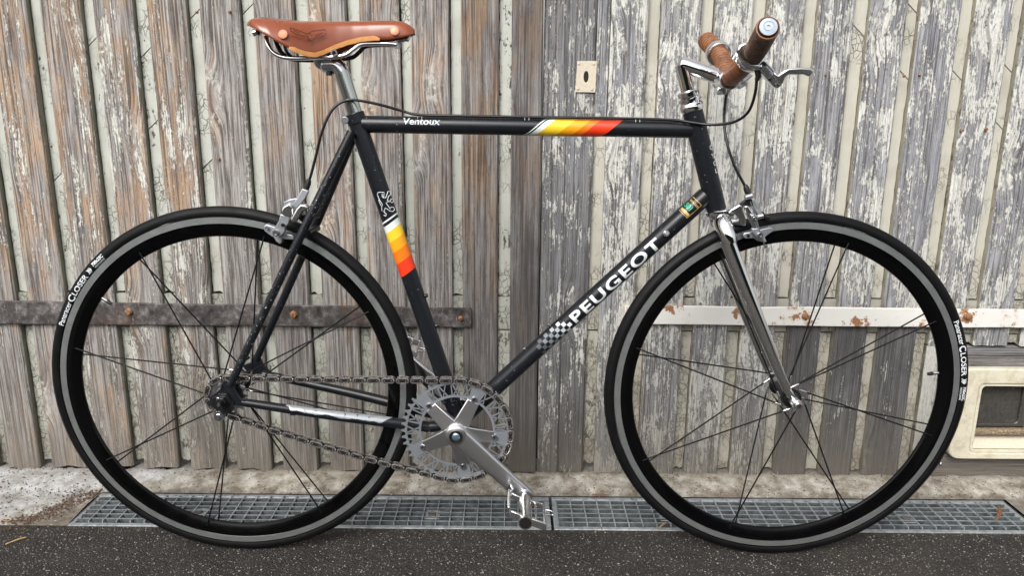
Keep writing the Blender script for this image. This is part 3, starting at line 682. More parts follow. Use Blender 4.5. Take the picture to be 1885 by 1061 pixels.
b_ = MB(); c = P(866,585,ys_-.001); b_.box((c.x, ys_-.003, c.z), (.004, .008, .034)); b_.build('strap_end', M['iron'], s1, bevel=.001)
s2 = strap(P(1150,582,ys_).x, P(2250,582,ys_).x, P(1200,598,ys_).z, P(1200,564,ys_).z, P(2250,598,ys_).z-.012, P(2250,564,ys_).z-.012, ys_, .007, M['white_iron'], [(1482,582,.0085), (1781,582,.009)], doorR, M['rust'])
s2.name = 'strap_hinge'
# keyhole plate
YK = WY-.0015
kp = MB()
outer = [P(1063,112,YK), P(1099,112,YK), P(1096,170,YK), P(1059,169.5,YK)]
def respl(poly, n):
    out = []; per = sum((poly[(i+1) % len(poly)]-poly[i]).length for i in range(len(poly))); k = 0; d = 0; step = per/n
    for i in range(len(poly)):
        a, b2 = poly[i], poly[(i+1) % len(poly)]; L_ = (b2-a).length; m_ = max(1, round(L_/step))
        for j in range(m_): out.append(a+(b2-a)*j/m_)
    return out
oc = respl(outer, 28); kc = P(1079,141,YK)
inner = []
for q in oc:
    d_ = (q-kc).normalized(); a = math.atan2(d_.z, d_.x)
    rz = .0115 if d_.z > 0 else .0115; rx = .0052
    rr_ = 1/math.sqrt((math.cos(a)/rx)**2+(math.sin(a)/rz)**2); inner.append(kc+V(math.cos(a)*rr_, 0, math.sin(a)*rr_))
kp.ring(oc, inner, (0,.0018,0)); kpo = kp.build('keyhole_plate', M['cream_plate'], doorR, bevel=.0004)
b_ = MB(); b_.prism([kc+V(.0058*math.cos(R(a)), .0013, .0125*math.sin(R(a))) for a in range(0,360,20)], (0,.0012,0)); b_.build('keyhole', M['dark'], kpo)
for (px_, py_) in ((1066,117),(1093,117),(1064,163),(1090,164)):
    b_ = MB(); b_.lathe([(0,-.0018),(.0022,-.0015),(.0030,-.0002),(.0030,.001)], P(px_,py_,YK), (0,1,0), 12); b_.build('screw', M['cream_plate'], kpo)
# small nail heads
for (px_, py_, dr, r_) in ((662/2.653+700-.0,105/2.653+600,doorL,.003),(683/2.653+700,343/2.653+600,doorL,.003),(664/2.653+700,293/2.653+600,doorL,.002),(655/2.653+700,500/2.653+600,doorL,.003),(748/2.653+700,495/2.653+600,doorL,.003),(1165,240,doorR,.0025),(1030,272,doorR,.0025),(1520,137,doorR,.0022),(1665,140,doorR,.003),(1694,137,doorR,.003),(1770,240,doorR,.003),(1816,238,doorR,.0035),(362,22,doorL,.003),(422,21,doorL,.003),(402,293,doorL,.0035),(1290,560,doorR,.003),(1430,545,doorR,.002),(1733,855,doorR,.0035)):
    b_ = MB(); b_.lathe([(0,-.0014),(r_*.7,-.0011),(r_,0),(r_,.003)], P(px_,py_,WY-.004), (0,1,0), 10); b_.build('nail', M['rust'] if py_ < 560 else M['steel'], dr)

# house wall around the door (outside the picture)
gw = MB(); xa = extra[-1][0]-.05; xb = xe+.01
gw.box((-2.9+xa/2-.0, WY+.09, 1.5), (5.8+xa-.0, .22, 3.0)) if False else None
gw.box(((xa-4)/2, WY+.06, 1.6), (4+xa, .2, 3.2)); gw.box(((xb+4)/2, WY+.06, 1.6), (4-xb, .2, 3.2)); gw.box(((xa+xb)/2, WY+.06, (TOP+.012+3.2)/2), (xb-xa-.001, .2, 3.2-TOP-.012))
tag(gw.build('garage_wall', M['plaster'], smooth=False), 'grey plaster wall around the wooden garage door', 'wall')

# clipped hedge across the lane behind the camera (seen only in the chrome)
hg = empty('hedge', (0,-6.2,0)); tag(hg, 'dark green clipped hedge across the lane from the garage door', 'hedge')
hb = MB(); hb.box((0,-6.6,1.0), (16,.7,2.0)); hb.build('hedge_core', simple('hedge_shade', (.012,.018,.008), .9), hg, smooth=False)
rr = random.Random(11); hl = MB()
for _ in range(9000):
    q = V(rr.uniform(-8,8), -6.25+rr.gauss(0,.06), rr.uniform(0,2.1)) if rr.random() < .8 else V(rr.uniform(-8,8), rr.uniform(-6.95,-6.2), 2.03+rr.gauss(0,.05))
    u_ = V(rr.gauss(0,1), rr.gauss(0,1), rr.gauss(0,1)).normalized(); w_ = u_.orthogonal().normalized(); l_ = rr.uniform(.03,.06)
    hl.add([q-u_*l_, q+w_*l_*.5, q+u_*l_, q-w_*l_*.5], [(0,1,2,3)])
lo = hl.build('foliage', simple('hedge_leaf', (.045,.085,.025), .5, var=.4, vscale=8), hg, smooth=False); lo['kind'] = 'stuff'

# =================================================================== BICYCLE
bike = empty('bicycle', (0, 0, 0)); tag(bike, 'black fixed gear bicycle with tan leather saddle and chrome fork standing before the garage door', 'bicycle')
RW = (-.5052, 0, .334); FWc = (.5078, 0, .334)
BB = V(-.0945, 0, .270)
TR = .0115
def on_cyl(a, d, rad, px, py, lift=.0004):
    """where the sight line through px,py meets the tube a,d,rad"""
    o = CAM; v = fw + CR*((px-942.5)/FPX) - CU*((py-530.5)/FPX)
    w_ = o-a; vp = v-d*v.dot(d); wp = w_-d*w_.dot(d)
    A_, B_, C_ = vp.dot(vp), 2*vp.dot(wp), wp.dot(wp)-(rad+lift)**2
    D_ = max(B_*B_-4*A_*C_, 0); t = (-B_-math.sqrt(D_))/(2*A_); return o+v*t

# ---- text
def text_mesh(body, size=1., offset=0., shear=0., spacing=1., xs_=1.):
    cu = bpy.data.curves.new('t', 'FONT'); cu.body = body; cu.size = size; cu.offset = offset; cu.shear = shear; cu.space_character = spacing; cu.align_x = 'LEFT'; cu.resolution_u = 4; cu.fill_mode = 'FRONT'
    ob = bpy.data.objects.new('t', cu); COL.objects.link(ob); bpy.context.view_layer.update()
    me = bpy.data.meshes.new_from_object(ob.evaluated_get(bpy.context.evaluated_depsgraph_get()))
    bpy.data.objects.remove(ob); bpy.data.curves.remove(cu)
    bm = bmesh.new(); bm.from_mesh(me); bpy.data.meshes.remove(me)
    for v in bm.verts: v.co.x *= xs_
    return bm
def wrap_text(bm, name, mat, parent, fn, step_y, step_x=None):
    ys2 = [v.co.y for v in bm.verts]; xs2 = [v.co.x for v in bm.verts]
    def cut(lo, hi, st, ax):
        k = math.ceil(lo/st)
        while k*st < hi:
            co = V(0, k*st, 0) if ax == 1 else V(k*st, 0, 0); no = V(0,1,0) if ax == 1 else V(1,0,0)
            bmesh.ops.bisect_plane(bm, geom=bm.verts[:]+bm.edges[:]+bm.faces[:], plane_co=co, plane_no=no); k += 1
    if step_y: cut(min(ys2), max(ys2), step_y, 1)
    if step_x: cut(min(xs2), max(xs2), step_x, 0)
    for v in bm.verts: v.co = fn(v.co.x, v.co.y)
    me = bpy.data.meshes.new(name); bm.to_mesh(me); bm.free(); me.materials.append(mat)
    return link(name, me, parent)
def tube_map(a, d, rad, u0, ang0, lift=.0004, flip=1):
    """(x along the tube from u0, y across) -> surface; ang0 turns the middle line round the tube, 0 faces the camera side (-Y)"""
    nrm = V(0,-1,0); upv = d.cross(V(0,-1,0)).normalized()*-1
    if upv.z < 0: upv = -upv
    def f(x, y):
        t = y/rad + ang0
        return a + d*(u0+x) + (nrm*math.cos(t) + upv*math.sin(t))*(rad+lift)
    return f
def patch(name, mat, parent, tm, x0, x1, y0, y1, slant=0, nx=2, ny=14, worn=None):
    b_ = MB(); vs = []; fs = []
    for j in range(ny+1):
        y = y0+(y1-y0)*j/ny
        for i in range(nx+1):
            vs.append(tm(x0+(x1-x0)*i/nx + slant*y, y))
    for j in range(ny):
        for i in range(nx): a = j*(nx+1)+i; fs.append((a, a+1, a+nx+2, a+nx+1))
    b_.add(vs, fs); return b_.build(name, mat, parent)

# ---- wheels
def wheel(c, name, rims, rear):
    w_ = empty(name, c, bike); c = Vector(c)
    # tyre: (radius from hub, offset along the axle)
    prof = []; mats = []; rc, ro = .3225, TR
    for k in range(0, 25):
        a = R(-118+236*k/24); rr_ = rc+ro*math.cos(a); t = ro*math.sin(a)
        prof.append((rr_, t))
    for i in range(24):
        a = abs(-118+236*(i+.5)/24); mats.append(1 if a < 42 else 0)
    b_ = MB(); b_.lathe(prof, c, (0,1,0), 160, mats=mats)
    for s_ in (-1, 1): b_.lathe([(rc+ro*math.cos(R(45))+.0002, s_*(ro*math.sin(R(45))+.0002)), (rc+ro*math.cos(R(42))+.0006, s_*(ro*math.sin(R(42))+.0002))], c, (0,1,0), 160)
    ty = b_.build('tyre', [M['tyre'], M['tread']], w_, ang=60)
    # rim
    b_ = MB(); hw = .0096
    pr_ = [(.3165,-hw+.002), (.3152,-hw), (.3045,-hw), (.3038,-hw+.0005), (.296,-hw-.0003), (.288,-.0068), (.2825,-.0042), (.2808,-.002), (.2808,.002), (.2825,.0042), (.288,.0068), (.296,hw+.0003), (.3038,hw-.0005), (.3045,hw), (.3152,hw), (.3165,hw-.002)]
    mm = [0,0]+[1]*11+[0,0,0]; mm = [0, 0, 1, 1, 1, 1, 1, 1, 1, 1, 1, 1, 1, 0, 0, 1]
    mm[1] = 0
    b_.lathe(pr_, c, (0,1,0), 160, closed=True, mats=mm); b_.build('rim', [M['track'], M['rim']], w_, ang=25)
    # hub
    b_ = MB(); fy = .034 if not rear else .031
    b_.lathe([(.0,-.047),(.008,-.047),(.009,-.042),(.012,-.040),(.013,-.038),(.0175,-fy-.003),(.0185,-fy+.003),(.013,-.026),(.0115,-.018),(.0115,.018),(.013,.026),(.0185,fy-.003),(.0175,fy+.003),(.013,.038),(.009,.042),(0,.047)], c, (0,1,0), 32); b_.build('hub', M['blackmetal'], w_, ang=30)
    sv, nv = None, None
    for i, th in enumerate(rims):
        for s_ in (-1, 1):
            ra = R(th + s_*1.6); ha = R(th - s_*(62 if not rear else 58))
            rp = c + V(.2935*math.cos(ra), s_*.0070, .2935*math.sin(ra)); hp = c + V(.0205*math.cos(ha), s_*fy, .0205*math.sin(ha))
            d_ = (rp-hp).normalized(); b_ = MB(); b_.tube([hp+d_*.006, rp], .00140, 8); b_.build('spoke', M['spoke'], w_)
            b_ = MB(); b_.tube([hp, hp+d_*.0035, hp+d_*.012, hp+d_*.0145], [.0019,.0021,.0021,.0013], 10); b_.build('spoke_nipple', M['alu'], w_)
    return w_, ty
def ang_of(px, py, c):
    q = P(px, py, -.005)-Vector(c); return math.degrees(math.atan2(q.z, q.x))
frims = [ang_of(a, b, FWc) for a, b in ((1716,589),)]
fp = 27.0
frims_meas = [ang_of(a, b, FWc) for a, b in ((1168,645),(1190,850),(1353,978),(1562,945),(1728,797),(1718,588),(1550,455))]
rrims_meas = [ang_of(a, b, RW) for a, b in ((245,467),(135,646),(213,838),(393,960),(592,925),(477,437),(668,572))]
def phase(ms):
    s_ = sum(math.sin(R(m_*8)) for m_ in ms); c_ = sum(math.cos(R(m_*8)) for m_ in ms); return math.degrees(math.atan2(s_, c_))/8
pf, pr2 = phase(frims_meas), phase(rrims_meas)
print('RIM', [round(x, 1) for x in frims_meas], pf, [round(x, 1) for x in rrims_meas], pr2)
fwheel, ftyre = wheel(FWc, 'front_wheel', [pf+45*k for k in range(8)], False)
rwheel, rtyre = wheel(RW, 'rear_wheel', [pr2+45*k for k in range(8)], True)

def tyre_text(w_, c, items, a_start, mirror=1):
    """letters follow the sidewall clockwise from angle a_start (degrees)"""
    c = Vector(c)
    def fn(a0, r0):
        def f(x, y):
            r_ = r0+y; a = R(a0) - x/r0
            t = math.sqrt(max(TR**2-(r_-.3225)**2, 1e-8))+.0004
            return c + V(r_*math.cos(a), -t, r_*math.sin(a))
        return f
    for (s_, size, r0, a_off, ln, bold) in items:
        bm = text_mesh(s_, size, bold*size, 0, 1., 1.); wx = max(v.co.x for v in bm.verts)
        for v in bm.verts: v.co.x *= ln/wx
        wrap_text(bm, 'tyre_lettering', M['d_white'], w_, fn(a_start-a_off, r0), .002, .006)
# rear: reading from lower left upwards; front: starting at upper right, running down
items = [('Panaracer', .0128, .3180, 0, .0475, .012), ('C', .0165, .3168, 8.9, .0118, .022), ('LOSER', .0128, .3174, 11.3, .0450, .014), ('700x23C', .0085, .3222, 23.2, .0270, .03), ('MADE IN JAPAN', .0045, .3172, 23.4, .0240, .0)]
ra = ang_of(117, 598, RW) % 360; fa = ang_of(1754, 590, FWc)
def swoosh(w_, c, a0):
    for k in range(3):
        b_ = MB(); vs = []; c_ = Vector(c); n = 8
        for j in range(n+1):
            f = j/n; r_ = .3180+.009*f; t = math.sqrt(max(TR**2-(r_-.3225)**2, 1e-8))+.0004
            bow = .0035*math.sin(math.pi*f*.9)
            wd = .0012*(1-.55*abs(2*f-1))
            for q in (-wd, wd):
                a = R(a0)-(k*.0030+bow+q)/.322; vs.append(c_+V(r_*math.cos(a), -t, r_*math.sin(a)))
        b_.add(vs, [(2*j, 2*j+1, 2*j+3, 2*j+2) for j in range(n)]); b_.build('tyre_mark', M['d_white'], w_)
tyre_text(rwheel, RW, items, ra); swoosh(rwheel, RW, ra-20.3)
tyre_text(fwheel, FWc, items, fa); swoosh(fwheel, FWc, fa-20.3)
# valves
for w_, c, px_, py_ in ((rwheel, RW, 190, 553), (fwheel, FWc, 1718, 690)):
    a = R(ang_of(px_, py_, c)); c = Vector(c); d_ = V(math.cos(a), 0, math.sin(a))
    b_ = MB(); b_.tube([c+d_*.284, c+d_*.270], .0030, 10); v_ = b_.build('valve', M['alu'], w_)
    b_ = MB(); b_.tube([c+d_*.2715, c+d_*.270, c+d_*.262, c+d_*.2615], [.0032,.0037,.0030,.0018], 10); b_.build('valve_cap', M['blackplastic'], w_)

# ---- frame tubes
def tub(name, a, b2, r0, r1=None, mat='frame', n=28, parent=bike, bend=None, caps=True):
    b_ = MB(); pts = [Vector(a), Vector(b2)] if not bend else smoothpath([a, *bend, b2], 6)
    N_ = len(pts); r1 = r0 if r1 is None else r1
    b_.tube(pts, [r0+(r1-r0)*i/(N_-1) for i in range(N_)], n, caps); return b_.build(name, M[mat], parent)
HT0 = V(.3040,0,.8400); HT1 = V(.3575,0,.6690); HD = (HT1-HT0).normalized()
head = tub('head_tube', HT0, HT1, .0172)
ST1 = V(-.2655,0,.822); ST0 = BB; SD = (ST1-ST0).normalized()
seat_tube = tub('seat_tube', ST0, ST1, .0152)
TT0 = V(-.258,0,.8068); TT1 = P(1285,238.5,0)
TT0 = P(668,228.5,0)
top_tube = tub('top_tube', TT0, TT1, .0145); TD = (TT1-TT0).normalized()
DT0 = BB; DT1 = P(1296,363,0); DT1 = V(DT1.x, 0, DT1.z); DD = (DT1-DT0).normalized()
down_tube = tub('down_tube', DT0, DT1+DD*.004, .0158)
b_ = MB(); b_.tube([BB+V(0,-.034,0), BB+V(0,.034,0)], .0195, 28); bbs = b_.build('bottom_bracket_shell', M['frame'], bike, bevel=.001)
b_ = MB(); b_.lathe([(.0195,.03398),(.0195,.037),(.0150,.040),(.008,.040),(.008,.05)], BB, (0,-1,0), 28); b_.build('bottom_bracket_cup', M['alu'], bbs)
# seat cluster collar
b_ = MB(); b_.tube([ST1-SD*.012, ST1+SD*.006], .0166, 28); clus = b_.build('seat_lug', M['frame'], bike, bevel=.0012)
b_ = MB(); q = P(637,221,-.008); b_.tube([q+V(0,-.008,0), q+V(0,.020,0)], .0052, 16); b_.tube([q+V(.0,-.0095,0), q+V(0,-.0078,0)], .0062, 16); b_.build('seat_bolt', M['steel'], bike, bevel=.0008)
# stays
near_d = P(424,709,-.062); far_d = P(472,662,.062)
sst = P(655,238,0)
tub('seat_stay', sst+V(-.004,-.015,-.004), near_d, .0082, .0068, n=20, bend=[(sst+V(-.004,-.015,-.004)).lerp(near_d, .45)+V(0,-.011,0)])
tub('seat_stay', sst+V(-.004,.015,-.004), far_d, .0082, .0068, n=20, bend=[(sst+V(-.004,.015,-.004)).lerp(far_d, .45)+V(0,.011,0)])
b_ = MB(); q0 = P(566,430,-.026); q1 = P(584,420,.026); b_.tube([q0, q1], .006, 14); b_.build('brake_bridge', M['frame'], bike)
cn0 = P(446,741,-.060); cn1 = P(790,786,-.022); cf0 = P(484,689,.060); cf1 = P(800,762,.022)
cs_n = tub('chain_stay', cn0, cn1, .0072, .0108, n=20, bend=[cn0.lerp(cn1,.5)+V(0,-.006,0)]); cs_f = tub('chain_stay', cf0, cf1, .0072, .0108, n=20, bend=[cf0.lerp(cf1,.5)+V(0,.006,0)])
for (cc, q) in ((cn1, -1), (cf1, 1)): tub('chain_stay_end', cc, BB+V(-.006, q*.016, .0), .0108, .0115, n=20)
# dropouts
b_ = MB(); b_.pp([(414,699),(430,705),(433,720),(443,735),(452,739),(447,748),(437,748),(428,744),(421,753),(405,757),(392,752),(384,742),(387,731),(398,723),(406,716),(408,706)], -.0655, -.0605); dn = b_.build('dropout', M['frame'], bike, bevel=.0012)
b_ = MB(); b_.pp([(463,654),(478,657),(486,675),(500,688),(494,696),(474,690),(458,692),(447,690),(440,680),(450,672),(462,668)], .0605, .0655); b_.build('dropout', M['frame'], bike, bevel=.0012)
b_ = MB(); b_.lathe([(0,-.0045),(.0034,-.004),(.0040,-.002),(.0040,.001)], P(405,710,-.066), (0,1,0), 12); b_.build('eyelet_bolt', M['steel'], dn)
b_ = MB(); b_.lathe([(0,-.005),(.0034,-.0045),(.0040,-.002),(.0040,.001)], P(456,659,.058), (0,1,0), 12); b_.build('eyelet_bolt', M['blackmetal'], bike)
# rear axle, nut, chain tensioner
ax = V(RW[0], 0, RW[2]-.000); A0 = V(RW[0]+.002, 0, RW[2])
b_ = MB(); b_.tube([A0+V(0,-.090,0), A0+V(0,.085,0)], .0046, 14); axle = b_.build('rear_axle', M['blackmetal'], bike)
b_ = MB(); b_.lathe([(0,-.0915),(.0030,-.0915),(.0032,-.090)], A0, (0,1,0), 14); b_.build('axle_end', M['steel'], axle)
b_ = MB(); b_.lathe([(.0046,-.080),(.0085,-.080),(.0092,-.078),(.0095,-.0715),(.0145,-.0712),(.0150,-.0662),(.0046,-.066)], A0, (0,1,0), 6); b_.build('axle_nut', M['blackmetal'], axle, ang=20, bevel=.0006)
b_ = MB(); b_.pp([(391,733),(402,728),(420,733),(430,742),(431,752),(424,762),(412,764),(402,760),(392,750),(388,741)], -.0695, -.0662); tens = b_.build('chain_tensioner', M['blackmetal'], bike, bevel=.001)
b_ = MB(); b_.lathe([(.003,-.004),(.0088,-.004),(.0094,-.002),(.0094,.004)], P(404,766,-.068), (0,1,0), 20); b_.lathe([(0,-.0075),(.0045,-.0075),(.0056,-.005),(.0056,-.0035)], P(404,766,-.068), (0,1,0), 6); b_.build('tensioner_bolt', M['steel'], tens, ang=25)
b_ = MB(); b_.box(P(404,735,-.071), (.009,.006,.007)); b_.build('tensioner_block', M['alu'], tens, bevel=.001)
b_ = MB(); b_.box(P(540,762,-.055), (.011,.008,.005)); b_.build('cable_stop', M['frame'], cs_n, bevel=.001)
# bolts and bosses
for (px_, py_, pr_) in ((783,545,seat_tube), (804,600,seat_tube)):
    q = P(px_, py_, 0); b_ = MB(); dd = SD.cross(V(0,1,0)).normalized();
    dd = dd if dd.x > 0 else -dd
    b_.tube([q-dd*.003, q+dd*.0022], .0042, 12); b_.tube([q+dd*.002, q+dd*.0048], .0034, 12); b_.build('bottle_boss', M['blackmetal'], pr_, bevel=.0006)
for (px_, py_) in ((968,645), (1013,601)):
    q = P(px_, py_, 0); dd = V(-DD.z, 0, DD.x); b_ = MB(); b_.tube([q-dd*.008, q+dd*.003], .0024, 10); b_.tube([q+dd*.003, q+dd*.0055], .0040, 12); b_.build('bottle_boss', M['steel'], down_tube, bevel=.0005)
qd = on_cyl(DT0, DD, .0158, 1226, 430); b_ = MB(); nn = V(0,-1,.2).normalized(); b_.tube([qd-nn*.003, qd+nn*.004], .0056, 14); b_.tube([qd+nn*.0038, qd+nn*.0068], .0038, 14); b_.build('shifter_boss', M['steel'], down_tube, bevel=.0008)

# ---- seat tube decals
tmS = tube_map(ST0, SD, .0152, 0, .12)
def s_along(px_, py_):
    q = P(px_, py_, -.014); return (q-ST0).dot(SD)
def stripes(parent, a, d, rad, edges, mats, slant, ang0, span=1.75):
    tm = tube_map(a, d, rad, 0, ang0)
    for (e0, e1), mt in zip(edges, mats):
        patch('stripe', M[mt], parent, tm, e0, e1, -rad*span, rad*span, slant, 2, 20)
mid = [s_along(724,398), s_along(726.5,401), s_along(727.5,404), s_along(730,407), s_along(733,416), s_along(738,437), s_along(745,458), s_along(752,480), s_along(759,505)]
pm_ = [s_along(x_, y_) for x_, y_ in ((724,400),(725,403),(728,408),(732,420),(738,438),(743,457),(749,478),(757,502))]
stripes(seat_tube, ST0, SD, .0152, [(pm_[1], pm_[0]), (pm_[3], pm_[2]), (pm_[4], pm_[3]), (pm_[5], pm_[4]), (pm_[6], pm_[5]), (pm_[7], pm_[6])], ['d_white', 'd_pale', 'd_yellow', 'd_amber', 'd_orange', 'd_red'], 0, .0)
# slanted edges: shear the patches along the tube by their height round it
for o in [c_ for c_ in seat_tube.children if c_.name.startswith('stripe')]:
    for v in o.data.vertices:
        q = v.co - ST0; s_ = q.dot(SD); side = (q - SD*s_); v.co = v.co + SD*(side.x*.35 - 0.0)
# lion outline traced on the tube
def outline(name, pix, tubea, tubed, rad, parent, mat, wd=.00065, org=(0,0), sc=1.):
    pts = [on_cyl(tubea, tubed, rad, org[0]+x_/sc, org[1]+y_/sc, .0002) for x_, y_ in pix]
    b_ = MB(); b_.tube(pts, wd, 6); return b_.build(name, M[mat], parent)
for pix in ([(130,170),(138,130),(175,122),(240,128),(242,165),(205,155),(208,195),(225,212),(265,215),(300,115),(330,105),(348,150),(330,180),(312,185),(290,262),(345,262),(352,232),(385,240),(390,275),(362,295),(340,275),(298,278),(272,300),(340,395),(350,365),(395,368),(410,410),(380,438),(335,430),(295,400),(258,380),(235,440),(255,460),(275,475),(268,512),(235,498)],
            [(135,175),(165,250),(212,322),(200,368),(205,430)], [(150,240),(170,300),(192,345)], [(205,185),(232,178),(240,195),(222,206)]):
    outline('lion_outline', pix, ST0, SD, .0152, seat_tube, 'd_white', org=(680,340), sc=8.84)

# ---- top tube decals
def t_along(px_, py_): return (P(px_, py_, -.014)-TT0).dot(TD)
tmT = tube_map(TT0, TD, .0145, 0, .1)
te = [t_along(x_, 237) for x_ in (988,993,999,1018,1051,1083,1106,1131)]
te = [t_along(x_, 237) for x_ in (984,987,991,1018,1050,1087,1128)]
for (a, c), mt in zip([(te[0],te[1]), (te[2],te[3]-.012), (te[3]-.012,te[4]-.008), (te[4]-.008,te[4]+.018), (te[4]+.018,te[5]), (te[5],te[6])], ['d_white','d_pale','d_yellow','d_amber','d_orange','d_red']):
    patch('stripe', M[mt], top_tube, tube_map(TT0, TD, .0145, 0, 0), a, c, -.0145*1.9, .0145*1.9, 1.15, 2, 24)
bm = text_mesh('Ventoux', .0165, .0003, .12, 1.0, 1.08); wrap_text(bm, 'model_lettering', M['worn_print'], top_tube, tube_map(TT0, TD, .0145, t_along(741,228), .10), .002)
# ---- down tube decals
def d_along(px_, py_): return (P(px_, py_, -.015)-DT0).dot(DD)
u0, u1 = d_along(1056,594), d_along(1213,444)
bm = text_mesh('PEUGEOT', .0285, .0008, 0, 1.16, 1.); wx = max(v.co.x for v in bm.verts)
for v in bm.verts: v.co.x *= (u1-u0)/wx; v.co.y -= .0110
wrap_text(bm, 'brand_lettering', M['d_white'], down_tube, tube_map(DT0, DD, .0158, u0, .05), .002)
c0, c1 = d_along(988,640), d_along(1048,592); cell = (c1-c0)/10
tmD = tube_map(DT0, DD, .0158, 0, .05); lv = ['d_g1','d_g1','d_g2','d_g2','d_g2','d_g3','d_g3','d_g4','d_g4','d_white']
for i in range(10):
    for j in range(4):
        if (i+j) % 2: continue
        if i == 9 and j == 3: continue
        x0_ = c0+cell*i; y0_ = (j-2)*cell*1.0; patch('checker_square', M[lv[i]], down_tube, tmD, x0_, x0_+cell, y0_, y0_+cell, 0, 1, 2)
# frame tubing sticker
uS = d_along(1268,379)
tmK = tube_map(DT0, DD, .0158, uS, .42); st_ = patch('tubing_sticker', M['d_gold'], down_tube, tube_map(DT0, DD, .0158, uS, .42, .0003), -.0165, .0165, -.0105, .0120, 0, 2, 12)
patch('sticker_field', M['d_black'], down_tube, tube_map(DT0, DD, .0158, uS, .42, .0005), -.0155, .0155, -.0095, .0115, 0, 2, 12)
patch('sticker_band', M['d_gold'], down_tube, tube_map(DT0, DD, .0158, uS, .42, .0007), -.0140, -.0090, -.0085, .0105, 0, 2, 12)
def stick_text(s_, size, ux, cl, mat):
    bm = text_mesh(s_, size, size*.02, 0, 1., .8); wx = max(v.co.x for v in bm.verts)
    tm = tube_map(DT0, DD, .0158, uS, .42, .0009)
    # read across the tube, downwards on the near side
    wrap_text(bm, 'sticker_lettering', M[mat], down_tube, lambda x_, y_: tm(ux+y_, .0105-x_), .003, .002)
stick_text('REYNOLDS', .0052, .0075, 0, 'd_gold'); stick_text('501', .0130, -.0055, 0, 'd_green')
# small outline letters on the front of the head tube
hup = V(1,0,0)
for (s_, px_, py_) in (('C',1307,276), ('Y',1311,291), ('C',1315,305), ('L',1318,318)):
    q = P(px_, py_, -.010); u_ = (q-HT0).dot(HD)
    sdx = HD.cross(V(0,1,0)).normalized(); sdx = sdx if sdx.x > 0 else -sdx
    bm = text_mesh(s_, .0115, .0, 0, 1., 1.)
    def hm(x_, y_, u_=u_):
        t = (x_-.002)/.0172 + .72; return HT0 + HD*(u_-y_) + (V(0,-1,0)*math.cos(t)+sdx*math.sin(t))*(.0172+.0006)
    wrap_text(bm, 'head_lettering', M['d_white'], head, hm, None, .002)
# chain stay label
cdir = (cn1-cn0).normalized(); ca = cn0+V(0,-.004,0)
lu0 = (P(537,745,-.066)-ca).dot(cdir); lu1 = (P(715,772,-.066)-ca).dot(cdir)
b_ = MB(); b_.tube([cn0.lerp(cn1,.5)+V(0,-.006,0)]*1 + [], .01) if False else None
def cs_pt(u, ang):
    f = u/(cn1-cn0).length; path = smoothpath([cn0, cn0.lerp(cn1,.5)+V(0,-.006,0), cn1], 6)
    k = min(int(f*12), 11); q = path[k].lerp(path[k+1], f*12-k); r_ = .0072+(.0108-.0072)*f+.0005
    upv = V(-cdir.z, 0, cdir.x); upv = upv if upv.z > 0 else -upv
    return q + (V(0,-1,0)*math.cos(ang)+upv*math.sin(ang))*r_
b_ = MB(); vs = []; fs = []; rr = random.Random(2); nU, nA = 40, 8
for i in range(nU+1):
    lo = .22 + .35*math.sin(i*.5)*.3 + rr.uniform(-.12,.12)
    if i < 2: lo = 1.0
    if i > nU-4: lo = .3+.35*(i-nU+4)
    for j in range(nA+1): vs.append(cs_pt(lu0+(lu1-lu0)*i/nU, lo+(1.55-lo)*j/nA))
for i in range(nU):
    for j in range(nA): a = i*(nA+1)+j; fs.append((a, a+nA+1, a+nA+2, a+1))
b_.add(vs, fs); b_.build('chain_stay_label', M['silver_label'], cs_n)

# ---- fork
fk = empty('fork', (0,0,0), bike)
cr_c = P(1328,408,0)
b_ = MB(); b_.lathe([(.0172,.0),(.0205,.001),(.0212,.004),(.0205,.008),(.0168,.010),(.0165,.014)], HT1+HD*-.001, HD, 36); b_.build('lower_headset_cup', M['chrome'], fk, ang=50)
top = HT1+HD*.012
path = [top, top+HD*.016]
b_ = MB(); b_.tube(path, .0170, 28); b_.build('fork_crown', M['chrome'], fk, bevel=.004, seg=3)
b_ = MB()
for s_ in (-1, 1):
    q = top+HD*.008
    b_.tube(smoothpath([q+V(.001, s_*.004, 0), q+V(.003, s_*.020, -.004), q+V(.007, s_*.031, -.018), q+V(.011, s_*.0345, -.034)], 5), [.0150,.0152,.0155,.0158,.0160,.0160,.0158,.0155,.0152,.0150,.0148,.0146,.0144,.0142,.0140,.0138], 24, flat=(1.0,1.12))
b_.build('crown_shoulders', M['chrome'], fk, ang=60)
for s_ in (-1, 1):
    y0, y1 = s_*.034, s_*.050
    if s_ < 0: pts = [P(1337,440,y0), P(1362,505,y0*1.08), P(1388,570,y0*1.2), P(1412,630,y0*1.3), P(1432,680,y0*1.4), P(1449,718,y1)]
    else:
        n0 = [P(1337,440,-.034), P(1362,505,-.0367), P(1388,570,-.0408), P(1412,630,-.0442), P(1432,680,-.0476), P(1449,718,-.050)]
        pts = [V(q.x, -q.y, q.z) for q in n0]
    sm = smoothpath(pts, 5); N_ = len(sm)
    b_ = MB(); b_.tube(sm, [.0132-(.0132-.0068)*(i/(N_-1))**1.1 for i in range(N_)], 24, flat=(.82,1.12)); b_.build('fork_blade', M['chrome'], fk, ang=60)
    e = sm[-1]; b_ = MB(); b_.tube([e, e.lerp(V(FWc[0], s_*.052, FWc[2]), .7), V(FWc[0], s_*.052, FWc[2]-.006)], [.0068,.0062,.0050], 16, flat=(.6,1.)); b_.build('fork_end', M['chrome'], fk)
